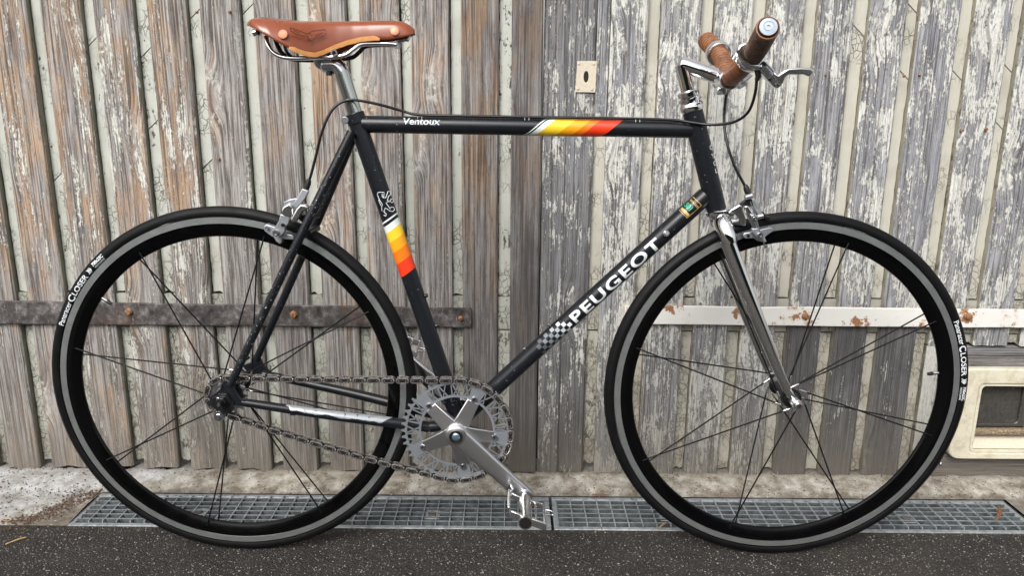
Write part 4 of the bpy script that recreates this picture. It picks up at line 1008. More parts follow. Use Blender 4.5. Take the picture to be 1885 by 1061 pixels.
b_ = MB(); b_.tube([V(FWc[0], -.048, FWc[2]), V(FWc[0], -.068, FWc[2])], [.0092,.0086], 20); b_.tube([V(FWc[0], -.067, FWc[2]), V(FWc[0], -.074, FWc[2])], [.0066,.0062], 20); qr = b_.build('axle_end_nut', M['alu'], bike, bevel=.0008); b_ = MB(); b_.tube([V(FWc[0], .048, FWc[2]), V(FWc[0], .070, FWc[2])], .0078, 20); b_.build('axle_end_nut', M['alu'], bike, bevel=.0008)
b_ = MB(); b_.lathe([(0,-.0744),(.0042,-.0744),(.0044,-.0738)], (FWc[0],0,FWc[2]), (0,1,0), 6); b_.build('axle_socket', M['dark'], qr)
b_ = MB(); b_.tube([V(FWc[0], -.048, FWc[2]), V(FWc[0], .048, FWc[2])], .0045, 12); b_.build('front_axle', M['blackmetal'], bike)
# ---- upper headset
b_ = MB(); b_.lathe([(.0172,.004),(.0195,.002),(.0200,-.002),(.0200,-.007),(.0178,-.010),(.0168,-.012),(.0195,-.0135),(.0195,-.018),(.0162,-.020),(.0150,-.022),(.0182,-.0225),(.0182,-.029),(.0150,-.031),(.0112,-.0315)], HT0, HD, 32); b_.build('headset', M['chrome'], bike, ang=40)
# ---- stem, bar, grips
SB = HT0-HD*.030; STp = P(1254,119,0)
STp = HT0-HD*((HT0-STp).length)
BC = P(1338,146,0)
b_ = MB(); b_.tube([SB, STp], .0112, 24); b_.lathe([(0,0),(.0112,0)], STp, (0,0,1), 24) if False else None
stem = b_.build('stem', M['chrome'], bike)
b_ = MB(); b_.tube([STp+V(-.0045,0,.001), STp+V(.004,0,-.0005), BC.lerp(STp,.22)], [.0108,.0128,.0120], 24, flat=(.95,1.05)); b_.build('stem_extension', M['chrome'], stem, bevel=.003, seg=3)
b_ = MB(); b_.tube([BC+V(0,-.020,0), BC+V(0,.020,0)], .0175, 28); b_.box(BC+V(-.010,0,-.019), (.016,.026,.012)); b_.build('stem_clamp', M['alu'], stem, bevel=.002)
b_ = MB(); b_.tube([BC+V(-.012,-.014,-.022), BC+V(-.012,.014,-.022)], .0035, 8); b_.build('clamp_bolt', M['steel'], stem)
nb = [BC, P(1347,140,-.028), P(1364,125,-.062), P(1389,96,-.105), P(1413,52,-.190)]
fb = [BC, P(1336,138,.030), P(1333,118,.080), P(1322,98,.135), P(1300,74,.200)]
barn = smoothpath(nb, 10); barf = smoothpath(fb, 10)
b_ = MB(); b_.tube(barf[::-1]+barn[1:], .0112, 20); bar = b_.build('handlebar', M['alu'], bike)
def cumlen(p_):
    L_ = [0]
    for i in range(1, len(p_)): L_.append(L_[-1]+(p_[i]-p_[i-1]).length)
    return L_
def at_len(p_, L_, s_):
    for i in range(1, len(p_)):
        if L_[i] >= s_: f = (s_-L_[i-1])/max(L_[i]-L_[i-1], 1e-9); return p_[i-1].lerp(p_[i], f)
    return p_[-1]
def grip(p_, s0, s1, ridge, r0, mat, name):
    L_ = cumlen(p_); n = int((s1-s0)/.0005); pts = [at_len(p_, L_, s0+(s1-s0)*i/n) for i in range(n+1)]
    rs = []
    for i in range(n+1):
        s_ = (s1-s0)*i/n; k = (s_ % ridge)/ridge; rs.append(r0 - .0026*(max(0, 1-abs(k-.5)/.22))**.8 * (1 if ridge < 1 else 0))
    rs[0] -= .003; rs[-1] -= .002
    b_ = MB(); b_.tube(pts, rs, 24)
    for i in range(n):
        k = (((s1-s0)*i/n) % ridge)/ridge
        if ridge < 1 and abs(k-.5) < .13: b_.m[i*24:(i+1)*24] = [1]*24
    return b_.build(name, [M[mat], M['groove']], bike, ang=60)
LN, LF = cumlen(barn)[-1], cumlen(barf)[-1]
def len_at(p_, y): 
    L_ = cumlen(p_)
    for i in range(1, len(p_)):
        if abs(p_[i].y) >= y: return L_[i]
    return L_[-1]
grip(barn, len_at(barn,.022), len_at(barn,.086), 9, .0158, 'grip', 'bar_wrap')
grip(barf, len_at(barf,.022), len_at(barf,.130), .013, .0158, 'grip', 'bar_wrap')
g_n = grip(barn, len_at(barn,.092), LN, .0075, .0168, 'grip_worn', 'grip'); g_f = grip(barf, len_at(barf,.136), LF, .0085, .0168, 'grip', 'grip')
ed = (barn[-1]-barn[-3]).normalized()
b_ = MB(); b_.lathe([(.0168,-.003),(.0172,.000),(.0166,.0025),(.0135,.003)], barn[-1], ed, 28); b_.build('grip_collar', M['grip'], bike)
b_ = MB(); b_.lathe([(.0146,.0),(.0148,.004),(.0138,.0055),(.0128,.006)], barn[-1], ed, 28); b_.build('bar_end_ring', M['blackplastic'], bike)
b_ = MB(); b_.lathe([(.0128,.0058),(.0125,.0066),(.0078,.0070),(.0074,.0062),(.0062,.0062),(.0058,.0070),(.0024,.0070),(.0022,.0055),(0,.0055)], barn[-1], ed, 28); b_.build('bar_end_plug', simple('satin_plug', (.33,.37,.42), .5, .6), bike, ang=25)
# levers
def pdir(p_, y):
    for i in range(1, len(p_)):
        if abs(p_[i].y) >= y: return p_[i], (p_[min(i+1, len(p_)-1)]-p_[i-1]).normalized()
lv_ = empty('brake_lever', (0,0,0), bike)
q, d_ = pdir(barn, .088)
b_ = MB(); b_.lathe([(.0160,-.007),(.0215,-.007),(.0225,-.005),(.0225,.005),(.0215,.007),(.0160,.007)], q, d_, 28); b_.build('lever_clamp', M['alu'], lv_, bevel=.0008)
b_ = MB(); b_.pp([(1362,82),(1372,77),(1381,79),(1374,88),(1371,98),(1374,107),(1384,116),(1400,118),(1405,122),(1404,130),(1396,130),(1380,124),(1367,115),(1359,103),(1357,90)], -.108, -.092); b_.build('clamp_band', M['alu'], lv_, bevel=.003, seg=3)
b_ = MB(); b_.pp([(1400,119),(1409,110),(1418,120),(1430,133),(1441,149),(1440,157),(1432,163),(1424,159),(1410,143),(1399,129)], -.108, -.092); b_.build('lever_body', M['alu'], lv_, bevel=.002, seg=3)
b_ = MB(); b_.pp([(1424,131),(1433,137),(1443,130),(1452,125),(1475,123.5),(1494,125),(1500,131),(1491,141),(1480,136.5),(1452,137),(1446,143),(1442,154),(1436,157),(1428,148)], -.119, -.110); b_.build('lever_blade', M['alu'], lv_, bevel=.003, seg=3)
for (px_, py_, r_, mt) in ((1431,155,.0030,'steel'), (1417,146,.0028,'blackmetal'), (1407,117,.0030,'blackmetal'), (1358,95,.0018,'blackmetal'), (1400,125,.0016,'blackmetal')):
    b_ = MB(); b_.lathe([(0,-.0018),(r_*.8,-.0016),(r_,-.0006),(r_,.001)], P(px_,py_,-.1085), (0,1,0), 12); b_.build('lever_screw', M[mt], lv_)
b_ = MB(); b_.pp([(1412,121),(1419,128),(1424,134),(1421,136),(1413,129),(1410,123)], -.1088, -.106); b_.build('lever_slot', M['alu_pad'], lv_, bevel=.001)
b_ = MB(); b_.tube([P(1393,127,-.100), P(1396,140,-.100), P(1393,148,-.100)], [.0042,.0046,.0034], 12); b_.build('cable_barrel', M['blackplastic'], lv_)
lf_ = empty('brake_lever', (0,0,0), bike)
q, d_ = pdir(barf, .132)
b_ = MB(); b_.lathe([(.0160,-.008),(.0210,-.008),(.0225,-.006),(.0225,.005),(.0215,.008),(.0160,.008)], q, d_, 28); b_.build('lever_clamp', M['alu'], lf_, bevel=.0008)
b_ = MB(); b_.pp([(1336,112),(1349,106),(1352,98),(1362,120),(1371,138),(1376,156),(1362,164),(1354,152),(1341,128)], .098, .114); b_.build('lever_body', M['alu_pad'], lf_, bevel=.002, seg=3)
b_ = MB(); b_.pp([(1366,140),(1380,134),(1387,139),(1376,148),(1368,153)], .085, .097); b_.build('lever_blade', M['alu_pad'], lf_, bevel=.002)
b_ = MB(); b_.pp([(1314,156),(1324,144),(1334,149),(1349,155),(1344,170),(1336,172),(1330,166),(1322,166)], .020, .034); b_.build('cable_holder', M['alu_pad'], lf_, bevel=.002)

# ---- cables
def cable(name, pts, r_=.0024, n=10, mat='cable'):
    b_ = MB(); b_.tube(smoothpath(pts, 8), r_, n); return b_.build(name, M[mat], bike)
cable('brake_cable', [P(1338,168,.03), P(1335,190,.02), P(1333,225,.0), P(1338,262,-.018), P(1352,305,-.026), P(1370,340,-.028), P(1374,352,-.028)])
cable('brake_cable', [P(1393,145,-.100), P(1390,172,-.096), P(1378,205,-.075), P(1355,223,-.05), P(1325,229,-.034), P(1300,229,-.024)] + [P(1276,226,-.0185), P(1240,221,-.012), P(1170,218.5,-.010), P(1050,216.5,-.0098), P(970,215.5,-.0095), P(870,213.5,-.0095), P(775,211.5,-.0095), P(740,204,-.008), P(705,194,-.014), P(668,186,-.019), P(645,184,-.021), P(625,190,-.024), P(607,209,-.027), P(592,245,-.030), P(582,285,-.031), P(573,320,-.031), P(569,332,-.031)])
for px_, py_ in ((775,212), (970,216), (1172,219)):
    b_ = MB(); q = P(px_, 229, 0); q = TT0+TD*((q-TT0).dot(TD)); upv = TD.cross(V(0,1,0)); upv = -upv if upv.z < 0 else upv
    for dx in (-.004, .003): b_.tube([q+TD*dx+(V(0,-1,0)*math.cos(a)+upv*math.sin(a))*(.0152+ .004*math.exp(-((a-.95)/.28)**2)) for a in [.72+i*.08 for i in range(0,8)]], .0006, 6)
    b_.build('cable_clip', M['chrome'], bike)

# ---- brakes
def pix_part(name, pix, y0, y1, mat, parent, bevel=.0015):
    b_ = MB(); b_.pp(pix, y0, y1); return b_.build(name, M[mat], parent, bevel=bevel, seg=3)
rb = empty('rear_brake', (0,0,0), bike)
pix_part('caliper_arm', [(521,380),(530,375),(534,373),(538,383),(538,395),(535,401),(524,399),(517,395),(518,386)], -.041, -.029, 'alu', rb, .003)
pix_part('caliper_arm', [(516,394),(534,400),(531,412),(526,417),(524,428),(518,434),(509,435),(503,430),(505,420),(513,407)], -.038, -.030, 'alu_pad', rb)
pix_part('caliper_arm', [(545,384),(552,376),(563,377),(569,384),(557,390),(551,400),(546,408),(536,410),(534,404),(540,393)], -.040, -.026, 'alu', rb, .003)
pix_part('quick_release', [(556,347),(569,352),(561,367),(545,385),(536,378),(546,366)], -.039, -.033, 'alu_pad', rb)
pix_part('cable_yoke', [(521,372),(533,367),(543,365),(552,366),(548,372),(534,378),(523,381)], -.036, -.028, 'alu_pad', rb)
pix_part('brake_shoe', [(485,417),(490,412.5),(509,419),(512,425),(522,429),(538,433),(541,437),(540,442),(526,441),(520,440),(519,447),(515,450),(508,445),(504,438),(493,431),(486,425)], -.027, -.012, 'alu_pad', rb)
for (px_, py_, r_, mt, yy) in ((508,429,.0058,'steel',-.040), (492,420,.0032,'steel',-.029), (521,414,.003,'blackmetal',-.0385)):
    b_ = MB(); b_.lathe([(0,-.002),(r_*.45,-.002),(r_*.5,-.0035),(r_*.9,-.0035),(r_,-.002),(r_,.003)], P(px_,py_,yy), (0,1,0), 16); b_.build('brake_bolt', M[mt], rb, ang=25)
b_ = MB(); b_.tube([P(570,384,-.030), P(592,379,.0)], .004, 10); b_.tube([P(556,402,-.022), P(585,395,.020)], .0065, 12); b_.build('pivot', M['blackmetal'], rb)
b_ = MB(); b_.tube([P(569,331,-.031), P(567,338,-.031), P(563,350,-.031)], [.0038,.0052,.0048], 12); b_.build('cable_boot', M['blackplastic'], rb)
b_ = MB(); b_.tube([P(562,352,-.034), P(549,372,-.034), P(535,398,-.034)], .0009, 6); b_.build('cable_wire', M['steel'], rb)
fbk = empty('front_brake', (0,0,0), bike)
pix_part('caliper_arm', [(1341,389),(1352,382),(1362,376),(1368,379),(1370,392),(1374,405),(1373,414),(1368,417),(1363,413),(1359,402),(1352,394)], -.030, -.014, 'alu', fbk, .003)
pix_part('caliper_arm', [(1370,380),(1377,378),(1383,386),(1391,400),(1397,414),(1399,422),(1386,422),(1380,406),(1373,393)], -.041, -.032, 'alu', fbk, .0025)
pix_part('caliper_arm', [(1384,421),(1398,421),(1408,437),(1412,446),(1404,446),(1392,436),(1385,428)], -.0415, -.033, 'alu_pad', fbk)
pix_part('caliper_rear_arm', [(1384,367),(1391,369),(1399,384),(1405,394),(1402,400),(1394,394),(1387,382)], -.030, -.022, 'alu_pad', fbk)
pix_part('caliper_rear_arm', [(1362,376),(1374,366),(1385,367),(1387,380),(1377,380),(1372,378),(1369,384)], -.030, -.022, 'blackmetal', fbk)
pix_part('caliper_rear_arm', [(1400,388),(1407,391),(1411,398),(1420,400),(1415,406),(1409,404),(1402,398)], -.024, .020, 'blackmetal', fbk)
pix_part('brake_shoe', [(1367,434),(1370,429),(1384,427),(1398,423),(1418,418.5),(1424,421),(1424,426),(1414,432),(1406,440),(1403,445),(1395,444),(1388,439),(1372,440)], -.028, -.012, 'alu_pad', fbk)
pix_part('anchor_bolt', [(1383,396),(1393,395),(1396,406),(1387,410)], -.047, -.040, 'steel', fbk)
b_ = MB(); b_.tube([P(1394,400,-.042), P(1405,397,-.042)], .0042, 12); b_.build('release_knob', M['alu'], fbk, bevel=.001)
for (px_, py_, r_, mt, yy) in ((1399,433,.0050,'steel',-.043), (1377,434,.0026,'blackmetal',-.029), (1389,402,.0030,'steel',-.047)):
    b_ = MB(); b_.lathe([(0,-.002),(r_*.45,-.002),(r_*.5,-.0035),(r_*.9,-.0035),(r_,-.002),(r_,.003)], P(px_,py_,yy), (0,1,0), 16); b_.build('brake_bolt', M[mt], fbk, ang=25)
b_ = MB(); b_.tube([P(1381,371,-.045), P(1389,396,-.0475), P(1409,456,-.044)], .0009, 6); b_.lathe([(0,-.0015),(.003,-.001),(.003,.001),(0,.0015)], P(1410,454,-.044), (0,0,1), 10); b_.build('cable_wire', M['steel'], fbk)
b_ = MB(); b_.tube([P(1372,340,-.028), P(1374,347,-.028), P(1379,361,-.030)], [.0030,.0055,.0050], 12); b_.build('cable_boot', M['blackplastic'], fbk)
b_ = MB(); b_.tube([P(1371,364,-.032), P(1385,360,-.032)], .0050, 12); b_.build('barrel_adjuster', M['alu_pad'], fbk, bevel=.001)
b_ = MB(); b_.tube([P(1339,394,.0), P(1352,390,.0), P(1366,386,.0)], [.0060,.0060,.0052], 14); b_.tube([P(1345,408,-.012), P(1372,410,-.014)], .006, 10); b_.build('pivot', M['steel'], fbk)

# ---- saddle
def sx_w(px_):   # half width by position
    xs2 = [462,468,480,500,520,540,560,580,600,620,650,680,710,735,752,764]; ws = [.050,.066,.073,.075,.073,.068,.058,.047,.038,.031,.025,.022,.0205,.019,.016,.008]
    return float(np.interp(px_, xs2, ws))
topc = [(462,42),(466,35),(474,31),(486,30),(505,32),(530,35),(560,37.5),(600,38.5),(650,38),(700,37),(730,37),(744,40),(755,46),(763,54)]
botc = [(462,50),(470,55),(482,61),(497,69),(512,78),(527,86),(545,95),(560,101),(580,104),(596,99),(615,90),(640,81),(665,75),(690,72.5),(715,73),(740,69),(755,65),(763,60)]
b_ = MB(); nS, nC = 56, 22; vs = []
pxs = [462 + (764-462)*(.5-.5*math.cos(math.pi*i/nS)) if False else 462+(764-462)*i/nS for i in range(nS+1)]
skirt = []
for px_ in pxs:
    ty_ = float(np.interp(px_, *zip(*topc))); by_ = float(np.interp(px_, *zip(*botc))); wd = sx_w(px_)
    crown = P(px_, ty_, -wd*.25); x_ = P(px_, 60, -wd*.8).x if px_ < 700 else crown.x
    x_ = crown.x
    low = P(px_, by_, -wd); zt = crown.z; zl = min(low.z, zt-.004)
    xl = low.x
    for j in range(nC+1):
        t = -1+2*j/nC; a = abs(t)
        # section: flat top, rounded shoulder, skirt that drops and flares a little
        if a < .5: yy = wd*.80*(a/.5)*.95; zz = zt - .007*(a/.5)**2.2; xx = x_
        else:
            f = (a-.5)/.5; yy = wd*(.76+.24*math.sin(f*math.pi/2)); zz = (zt-.007) + (zl-(zt-.007))*f**1.25; xx = x_+(xl-x_)*f
        vs.append(V(xx, yy*(1 if t > 0 else -1), zz))
    skirt.append((px_, V(xl, -wd, zl)))
fs = []
for i in range(nS):
    for j in range(nC): a = i*(nC+1)+j; fs.append((a, a+1, a+nC+2, a+nC+1))
b_.add(vs, fs); sad = b_.build('saddle_top', M['leather'], bike, ang=80)
so_ = sad.modifiers.new('solid', 'SOLIDIFY'); so_.thickness = .004; so_.offset = -1; b2 = sad.modifiers.new('s', 'SUBSURF'); b2.levels = 1; b2.render_levels = 1
sp_obj = empty('saddle', (0,0,0), bike); sad.parent = sp_obj
# skived pale edge along the skirt
for sgn in (1, -1):
    b_ = MB(); vs = []; pts = [(p_, q) for p_, q in skirt if 531 <= p_ <= 702]
    n = len(pts)
    for i, (p_, q) in enumerate(pts):
        e = min(i, n-1-i); h = .0062*min(1, .35+e*.4); base = V(q.x, q.y*sgn, q.z)
        o_ = -.0012*sgn
        vs += [base+V(0,o_,-.0014), base+V(0,o_-.0002*sgn, .0005), base+V(0,o_*.9+.0012*sgn*(q.y < -.05), h), base+V(0,.003*sgn,-.0014)]
    fs = [(4*i+k, 4*i+(k+1) % 4, 4*i+4+(k+1) % 4, 4*i+4+k) for i in range(n-1) for k in range(4)]
    b_.add(vs, fs); b_.build('skived_edge', M['cutedge'], sp_obj)
for (px_, py_, r_) in ((521,63,.0072), (489,42,.0055), (727,57,.0072)):
    wd = sx_w(px_); q = P(px_, py_, -wd*(.97 if px_ != 489 else .72))
    nn = V(0,-1,.28).normalized() if px_ != 489 else V(-.1,-.6,.8).normalized()
    b_ = MB(); b_.lathe([(0,.0010),(r_*.7,.0009),(r_,.0002),(r_*1.02,-.004)], q+nn*.0012, nn, 24); b_.build('rivet', M['copper'] if px_ != 489 else M['leather'], sp_obj)
# embossed script on the flank
def flank(px_, py_): wd = sx_w(px_); return P(px_, py_, -wd-.0004)
emb = MB()
for pix in ([(534,51),(545,54),(560,60),(566,62),(574,57),(590,55),(598,54),(601,58),(596,64),(580,69),(572,74),(569,71),(574,64),(568,60),(560,66),(545,62),(536,57),(534,51)], [(540,55),(552,61)], [(580,66),(594,60)], [(570,75),(566,66)]):
    emb.tube([flank(a, b2_) for a, b2_ in pix], .0007, 6)
M['emboss'] = simple('embossed_leather', (.13,.030,.010), .4)
emb.build('embossed_script', M['emboss'], sp_obj)
# rails and underframe
for s_ in (-1, 1):
    y_ = s_*.030
    raw = [(490,67,.8),(493,82,.95),(502,96,1.),(520,105,1.),(550,107,1.),(585,105.5,1),(615,104.5,1.),(636,101,1.),(650,91,.9),(664,82,.7),(690,80,.5),(718,80.5,.42),(730,82,.4)]
    pts = [P(a, c, -.030*k*1.0) for a, c, k in raw]; pts = [V(q.x, q.y*(-s_), q.z) for q in pts] if s_ > 0 else pts
    b_ = MB(); b_.tube(smoothpath(pts, 6), .0037, 14); b_.build('rail', M['chrome'] if s_ < 0 else M['blackmetal'], sp_obj)
b_ = MB(); b_.tube(smoothpath([P(478,60,.04), P(476,62,0), P(474,60,-.045)], 6), .004, 10); b_.build('rear_plate', M['blackmetal'], sp_obj)
b_ = MB(); b_.tube(smoothpath([P(524,84,-.05), P(528,96,-.035), P(538,106,-.030)], 5), .0028, 10); b_.build('frame_wire', M['blackmetal'], sp_obj)
b_ = MB(); b_.lathe([(.0025,-.003),(.0052,-.003),(.0058,0),(.0052,.003),(.0025,.003)], P(469,60,-.055), (1,0,.4), 16); b_.build('bag_loop', M['chrome'], sp_obj)
b_ = MB(); b_.tube([P(727,82,-.014), P(731,83,.0), P(727,82,.014)], .0060, 12); b_.tube([P(730,74,0), P(744,72,0)], .0048, 12); b_.build('tension_frame', M['steel'], sp_obj)
b_ = MB(); b_.tube([P(744,72,-.006), P(750,73,-.006), P(753,66,-.002)], .0035, 10); b_.build('nose_bolt', M['steel'], sp_obj, bevel=.001)
# seat post and clamp
PT = P(628,131,0); PB = ST1-SD*.02
b_ = MB(); b_.tube([PB, PT], .0133, 28); post = b_.build('seat_post', M['post'], bike)
b_ = MB(); q1, q2, q3 = P(600,119,0), P(618,120,0), P(629,134,0); b_.tube(smoothpath([P(591,118,0), q1, q2, q3], 5), [.0085,.0100,.0118,.0128,.0134,.0136,.0136,.0136,.0137,.0137,.0137,.0136,.0136,.0135,.0135,.0134], 24); b_.build('post_head', M['alu'], post, ang=60)
b_ = MB(); b_.lathe([(0,-.012),(.0085,-.012),(.0145,-.008),(.0160,-.002),(.0160,.002),(.0145,.008),(.0085,.012),(0,.012)], P(595,111,-.0), (.0,1,.0), 24); cl = b_.build('clamp', M['alu_pad'], post, bevel=.001)
b_ = MB(); b_.box(P(595,107,-.0), (.030,.072,.007)); b_.build('clamp_plate', M['alu'], post, bevel=.002)
b_ = MB(); b_.tube([P(605,124,-.004), P(606,139,-.004)], [.0042,.0055], 12); b_.build('clamp_bolt', M['blackmetal'], post, bevel=.0008)
b_ = MB(); b_.lathe([(.003,-.002),(.0055,-.002),(.0055,.002),(.003,.002)], P(615,97,-.036), (.0,1,.0), 18); b_.build('clamp_washer', M['steel'], post)

# ---- drivetrain
CY = -.046
ck = empty('crankset', (0,0,0), bike)
RC = BB+V(0,CY,0)
def pol(r_, a, y=0., c=None): c = RC if c is None else c; return V(c.x+r_*math.cos(R(a)), c.y+y, c.z+r_*math.sin(R(a)))
NT_ = 48; r_p = .0127/(2*math.sin(math.pi/NT_))
outer = []; inner = []
for k in range(NT_):
    a0 = 360/NT_*k
    for (da, rr_) in ((-2.6,r_p-.0035),(-1.3,r_p-.0012),(-.8,r_p+.0032),(0,r_p+.0040),(.8,r_p+.0032),(1.3,r_p-.0012),(2.6,r_p-.0035),(3.4,r_p-.0042)):
        outer.append(pol(rr_, a0+da, -.0015)); inner.append(pol(r_p-.0072, a0+da, -.0015))
chr_ = empty('chainring', (0,0,0), ck)
ring_parts = MB()
ring_parts.ring(outer, inner, (0,.003,0))
ring_parts.ring([pol(.0690, a, -.0016) for a in range(0,360,4)], [pol(.0650, a, -.0016) for a in range(0,360,4)], (0,.0032,0))
arms = [-9+72*k for k in range(5)]
for a in arms:      # solid pads at the bolts
    aa = [a-8.5+17*i/8 for i in range(9)]; ring_parts.prism([pol(.0640, q, -.0018) for q in aa] + [pol(r_p-.0070, q, -.0018) for q in aa[::-1]], (0,.0036,0))
for a in arms:      # lattice between the pads
    a0, a1 = a+8.5, a+63.5; n = 7
    for i in range(n):
        s0 = a0+(a1-a0)*i/n; s1 = a0+(a1-a0)*(i+1)/n
        for (p0, p1) in ((s0, s1), (s1, s0)) if i % 2 == 0 else ((s0+1.5, s0+1.5),):
            A_, B_ = pol(.0675, p0), pol(r_p-.0065, p1); ax_ = (B_-A_).normalized(); sd_ = ax_.cross(V(0,1,0))
            ring_parts.box((A_+B_)/2, ((B_-A_).length, .0024, .0019), (ax_, V(0,1,0), sd_))
ring_parts.build('chainring_plate', M['alu_ano'], ck, bevel=0, ang=30)
bpy.data.objects.remove(chr_)
for a in arms:
    q = pol(.0690, a, -.004); b_ = MB(); b_.lathe([(.0022,-.0002),(.0024,-.0022),(.0052,-.0024),(.0056,-.0012),(.0056,.004)], q, (0,1,0), 18); bo = b_.build('chainring_bolt', M['steel'], ck, ang=25)
    b_ = MB(); b_.lathe([(0,-.0004),(.0024,-.0004)], q, (0,1,0), 6); b_.build('bolt_socket', M['dark'], ck)
# spider and arm
spd = MB()
for a in arms:
    w0, w1 = .0165, .0115
    d_ = V(math.cos(R(a)), 0, math.sin(R(a))); s2_ = V(-d_.z, 0, d_.x); c_ = BB
    pts = [c_+d_*.010+s2_*w0, c_+d_*.030+s2_*.0138, c_+d_*.066+s2_*w1, c_+d_*.066-s2_*w1, c_+d_*.030-s2_*.0138, c_+d_*.010-s2_*w0]
    f_ = [p_+V(0,-.060,0) if i in (0,5) else (p_+V(0,-.0565,0) if i in (1,4) else p_+V(0,-.0515,0)) for i, p_ in enumerate(pts)]
    b3 = [V(p_.x, CY-.0022 if i in (2,3) else -.046, p_.z) for i, p_ in enumerate(pts)]
    n = 6; spd.add(f_+b3, [tuple(range(n)), tuple(range(2*n-1, n-1, -1))]+[(i, i+n, (i+1) % n+n, (i+1) % n) for i in range(n)])
spd.build('spider', M['satin'], ck, bevel=.002, seg=3)
ang = R(-41.8); cdv = V(math.cos(ang), 0, math.sin(ang)); csv = V(-cdv.z, 0, cdv.x); CL = .165
def crank(side, mt, name):
    d_ = cdv*side*-1 if side > 0 else cdv; yb = side
    st = []; b_ = MB(); prof = [(0,.0195,.000,.020),(.02,.0190,.001,.018),(.04,.0178,.003,.0150),(.07,.0165,.0055,.0135),(.10,.0155,.008,.0130),(.14,.0145,.0112,.0125),(.158,.0148,.0125,.0128),(CL+.004,.0140,.0125,.0125),(CL+.010,.0105,.0125,.0120)]
    vs = []; n = 32
    for (s_, hw, yo, th) in prof:
        c_ = BB + d_*s_ + V(0, side*(.062+yo), 0)
        for k in range(n):
            a = 2*math.pi*k/n; ca_, sa_ = math.cos(a), math.sin(a)
            ca_ = math.copysign(abs(ca_)**.55, ca_); sa_ = math.copysign(abs(sa_)**.55, sa_)
            vs.append(c_ + csv*(hw*ca_) + V(0, th*.5*sa_, 0))
    fs = [(i*n+k, i*n+(k+1) % n, (i+1)*n+(k+1) % n, (i+1)*n+k) for i in range(len(prof)-1) for k in range(n)] + [tuple(range(n-1,-1,-1)), tuple((len(prof)-1)*n+k for k in range(n))]
    b_.add(vs, fs)
    c0_, c1_ = BB+V(0, side*.062, 0), BB+d_*CL+V(0, side*.0745, 0)
    b_.lathe([(0,-.0105),(.0160,-.0105),(.0188,-.0085),(.0196,-.004),(.0196,.010),(0,.010)], c0_, (0,1,0) if side < 0 else (0,-1,0), 32)
    b_.lathe([(0,-.0064),(.0125,-.0064),(.0138,-.0050),(.0140,.0050),(.0125,.0064),(0,.0064)], c1_, (0,1,0) if side < 0 else (0,-1,0), 24)
    return b_.build(name, M[mt], ck, ang=40), c1_
arm_n, pe = crank(-1, 'satin', 'crank_arm'); arm_f, pf_ = crank(1, 'alu', 'crank_arm')
c_ = BB+V(0,-.0725,0)
b_ = MB(); b_.lathe([(.0110,-.0020),(.0122,-.0016),(.0124,.001)], c_, (0,1,0), 28); b_.lathe([(.0068,-.0004),(.0112,-.0010)], c_, (0,1,0), 28); b_.build('dust_cap_rim', M['blackplastic'], ck)
b_ = MB(); b_.lathe([(0,-.0028),(.0048,-.0026),(.0070,-.0012),(.0072,.0008)], c_, (0,1,0), 24); b_.build('crank_bolt', simple('blue_tinted_steel', (.42,.60,.75), .25, .9), ck)
# pedals
def pedal(c, s_, name='pedal'):
    """axis along Y, s_ = -1 towards the camera"""
    p_ = empty(name, (0,0,0), bike)
    def q(x_, y_, z_): return c + V(x_, s_*y_, z_)
    b_ = MB(); b_.tube([q(0,.004,0), q(0,.012,0), q(0,.014,0), q(0,.030,0), q(0,.040,0), q(0,.055,0), q(0,.070,0), q(0,.086,0)], [.0078,.0078,.0105,.0112,.0105,.0080,.0082,.0100], 24); b_.build('axle_body', M['alu'], p_, ang=50)
    b_ = MB(); b_.tube([q(0,.084,0), q(0,.0875,0), q(0,.094,0)], [.0100,.0122,.0122], 24); b_.build('pedal_end', M['alu'], p_, ang=40)
    b_ = MB(); b_.lathe([(0,.0003),(.0100,.0003),(.0108,-.001)], q(0,.094,0), (0,s_,0), 24); b_.build('dust_cap', M['blackplastic'], p_)
    def bar4(a, b2_, h, t, mat='alu', nm='cage_bar', up_=V(0,0,1)):
        d_ = (b2_-a).normalized(); sd_ = d_.cross(up_).normalized(); u2 = sd_.cross(d_)
        m_ = MB(); m_.box((a+b2_)/2, ((b2_-a).length, t, h), (d_, sd_, u2)); return m_.build(nm, M[mat], p_, bevel=.0008)
    tl = -.35   # pedal hangs slightly tilted
    def w2(x_, y_, z_=0): return q(x_*math.cos(tl), y_, x_*math.sin(tl)*(1 if s_ < 0 else 1)+z_)
    L, Rr_ = -.030, .036
    bar4(w2(-.006,.020), w2(L+.004,.016), .010, .0042); bar4(w2(-.006,.082), w2(L+.003,.078,.0), .012, .0046)
    bar4(w2(.006,.020), w2(Rr_,.016), .010, .0042); bar4(w2(.006,.082), w2(Rr_,.084), .013, .0046)
    bar4(w2(Rr_,.014), w2(Rr_,.086), .012, .0042)
    bar4(w2(.020,.018), w2(.020,.084), .006, .0032)
    bar4(w2(L,.016,.002), w2(L,.080,.002), .020, .0046); bar4(w2(L-.002,.014,.005), w2(L+.006,.024,.022), .012, .0044)
    # toe clip lugs
    bar4(w2(Rr_,.030,.002), w2(Rr_+.016,.034,.006), .003, .003); bar4(w2(Rr_,.050,.002), w2(Rr_+.016,.046,.006), .003, .003); bar4(w2(Rr_+.016,.032,.006), w2(Rr_+.016,.048,.006), .003, .003)
    return p_
pedal(pe+V(0,-.004,0), -1); pedal(pf_+V(0,.004,0), 1)
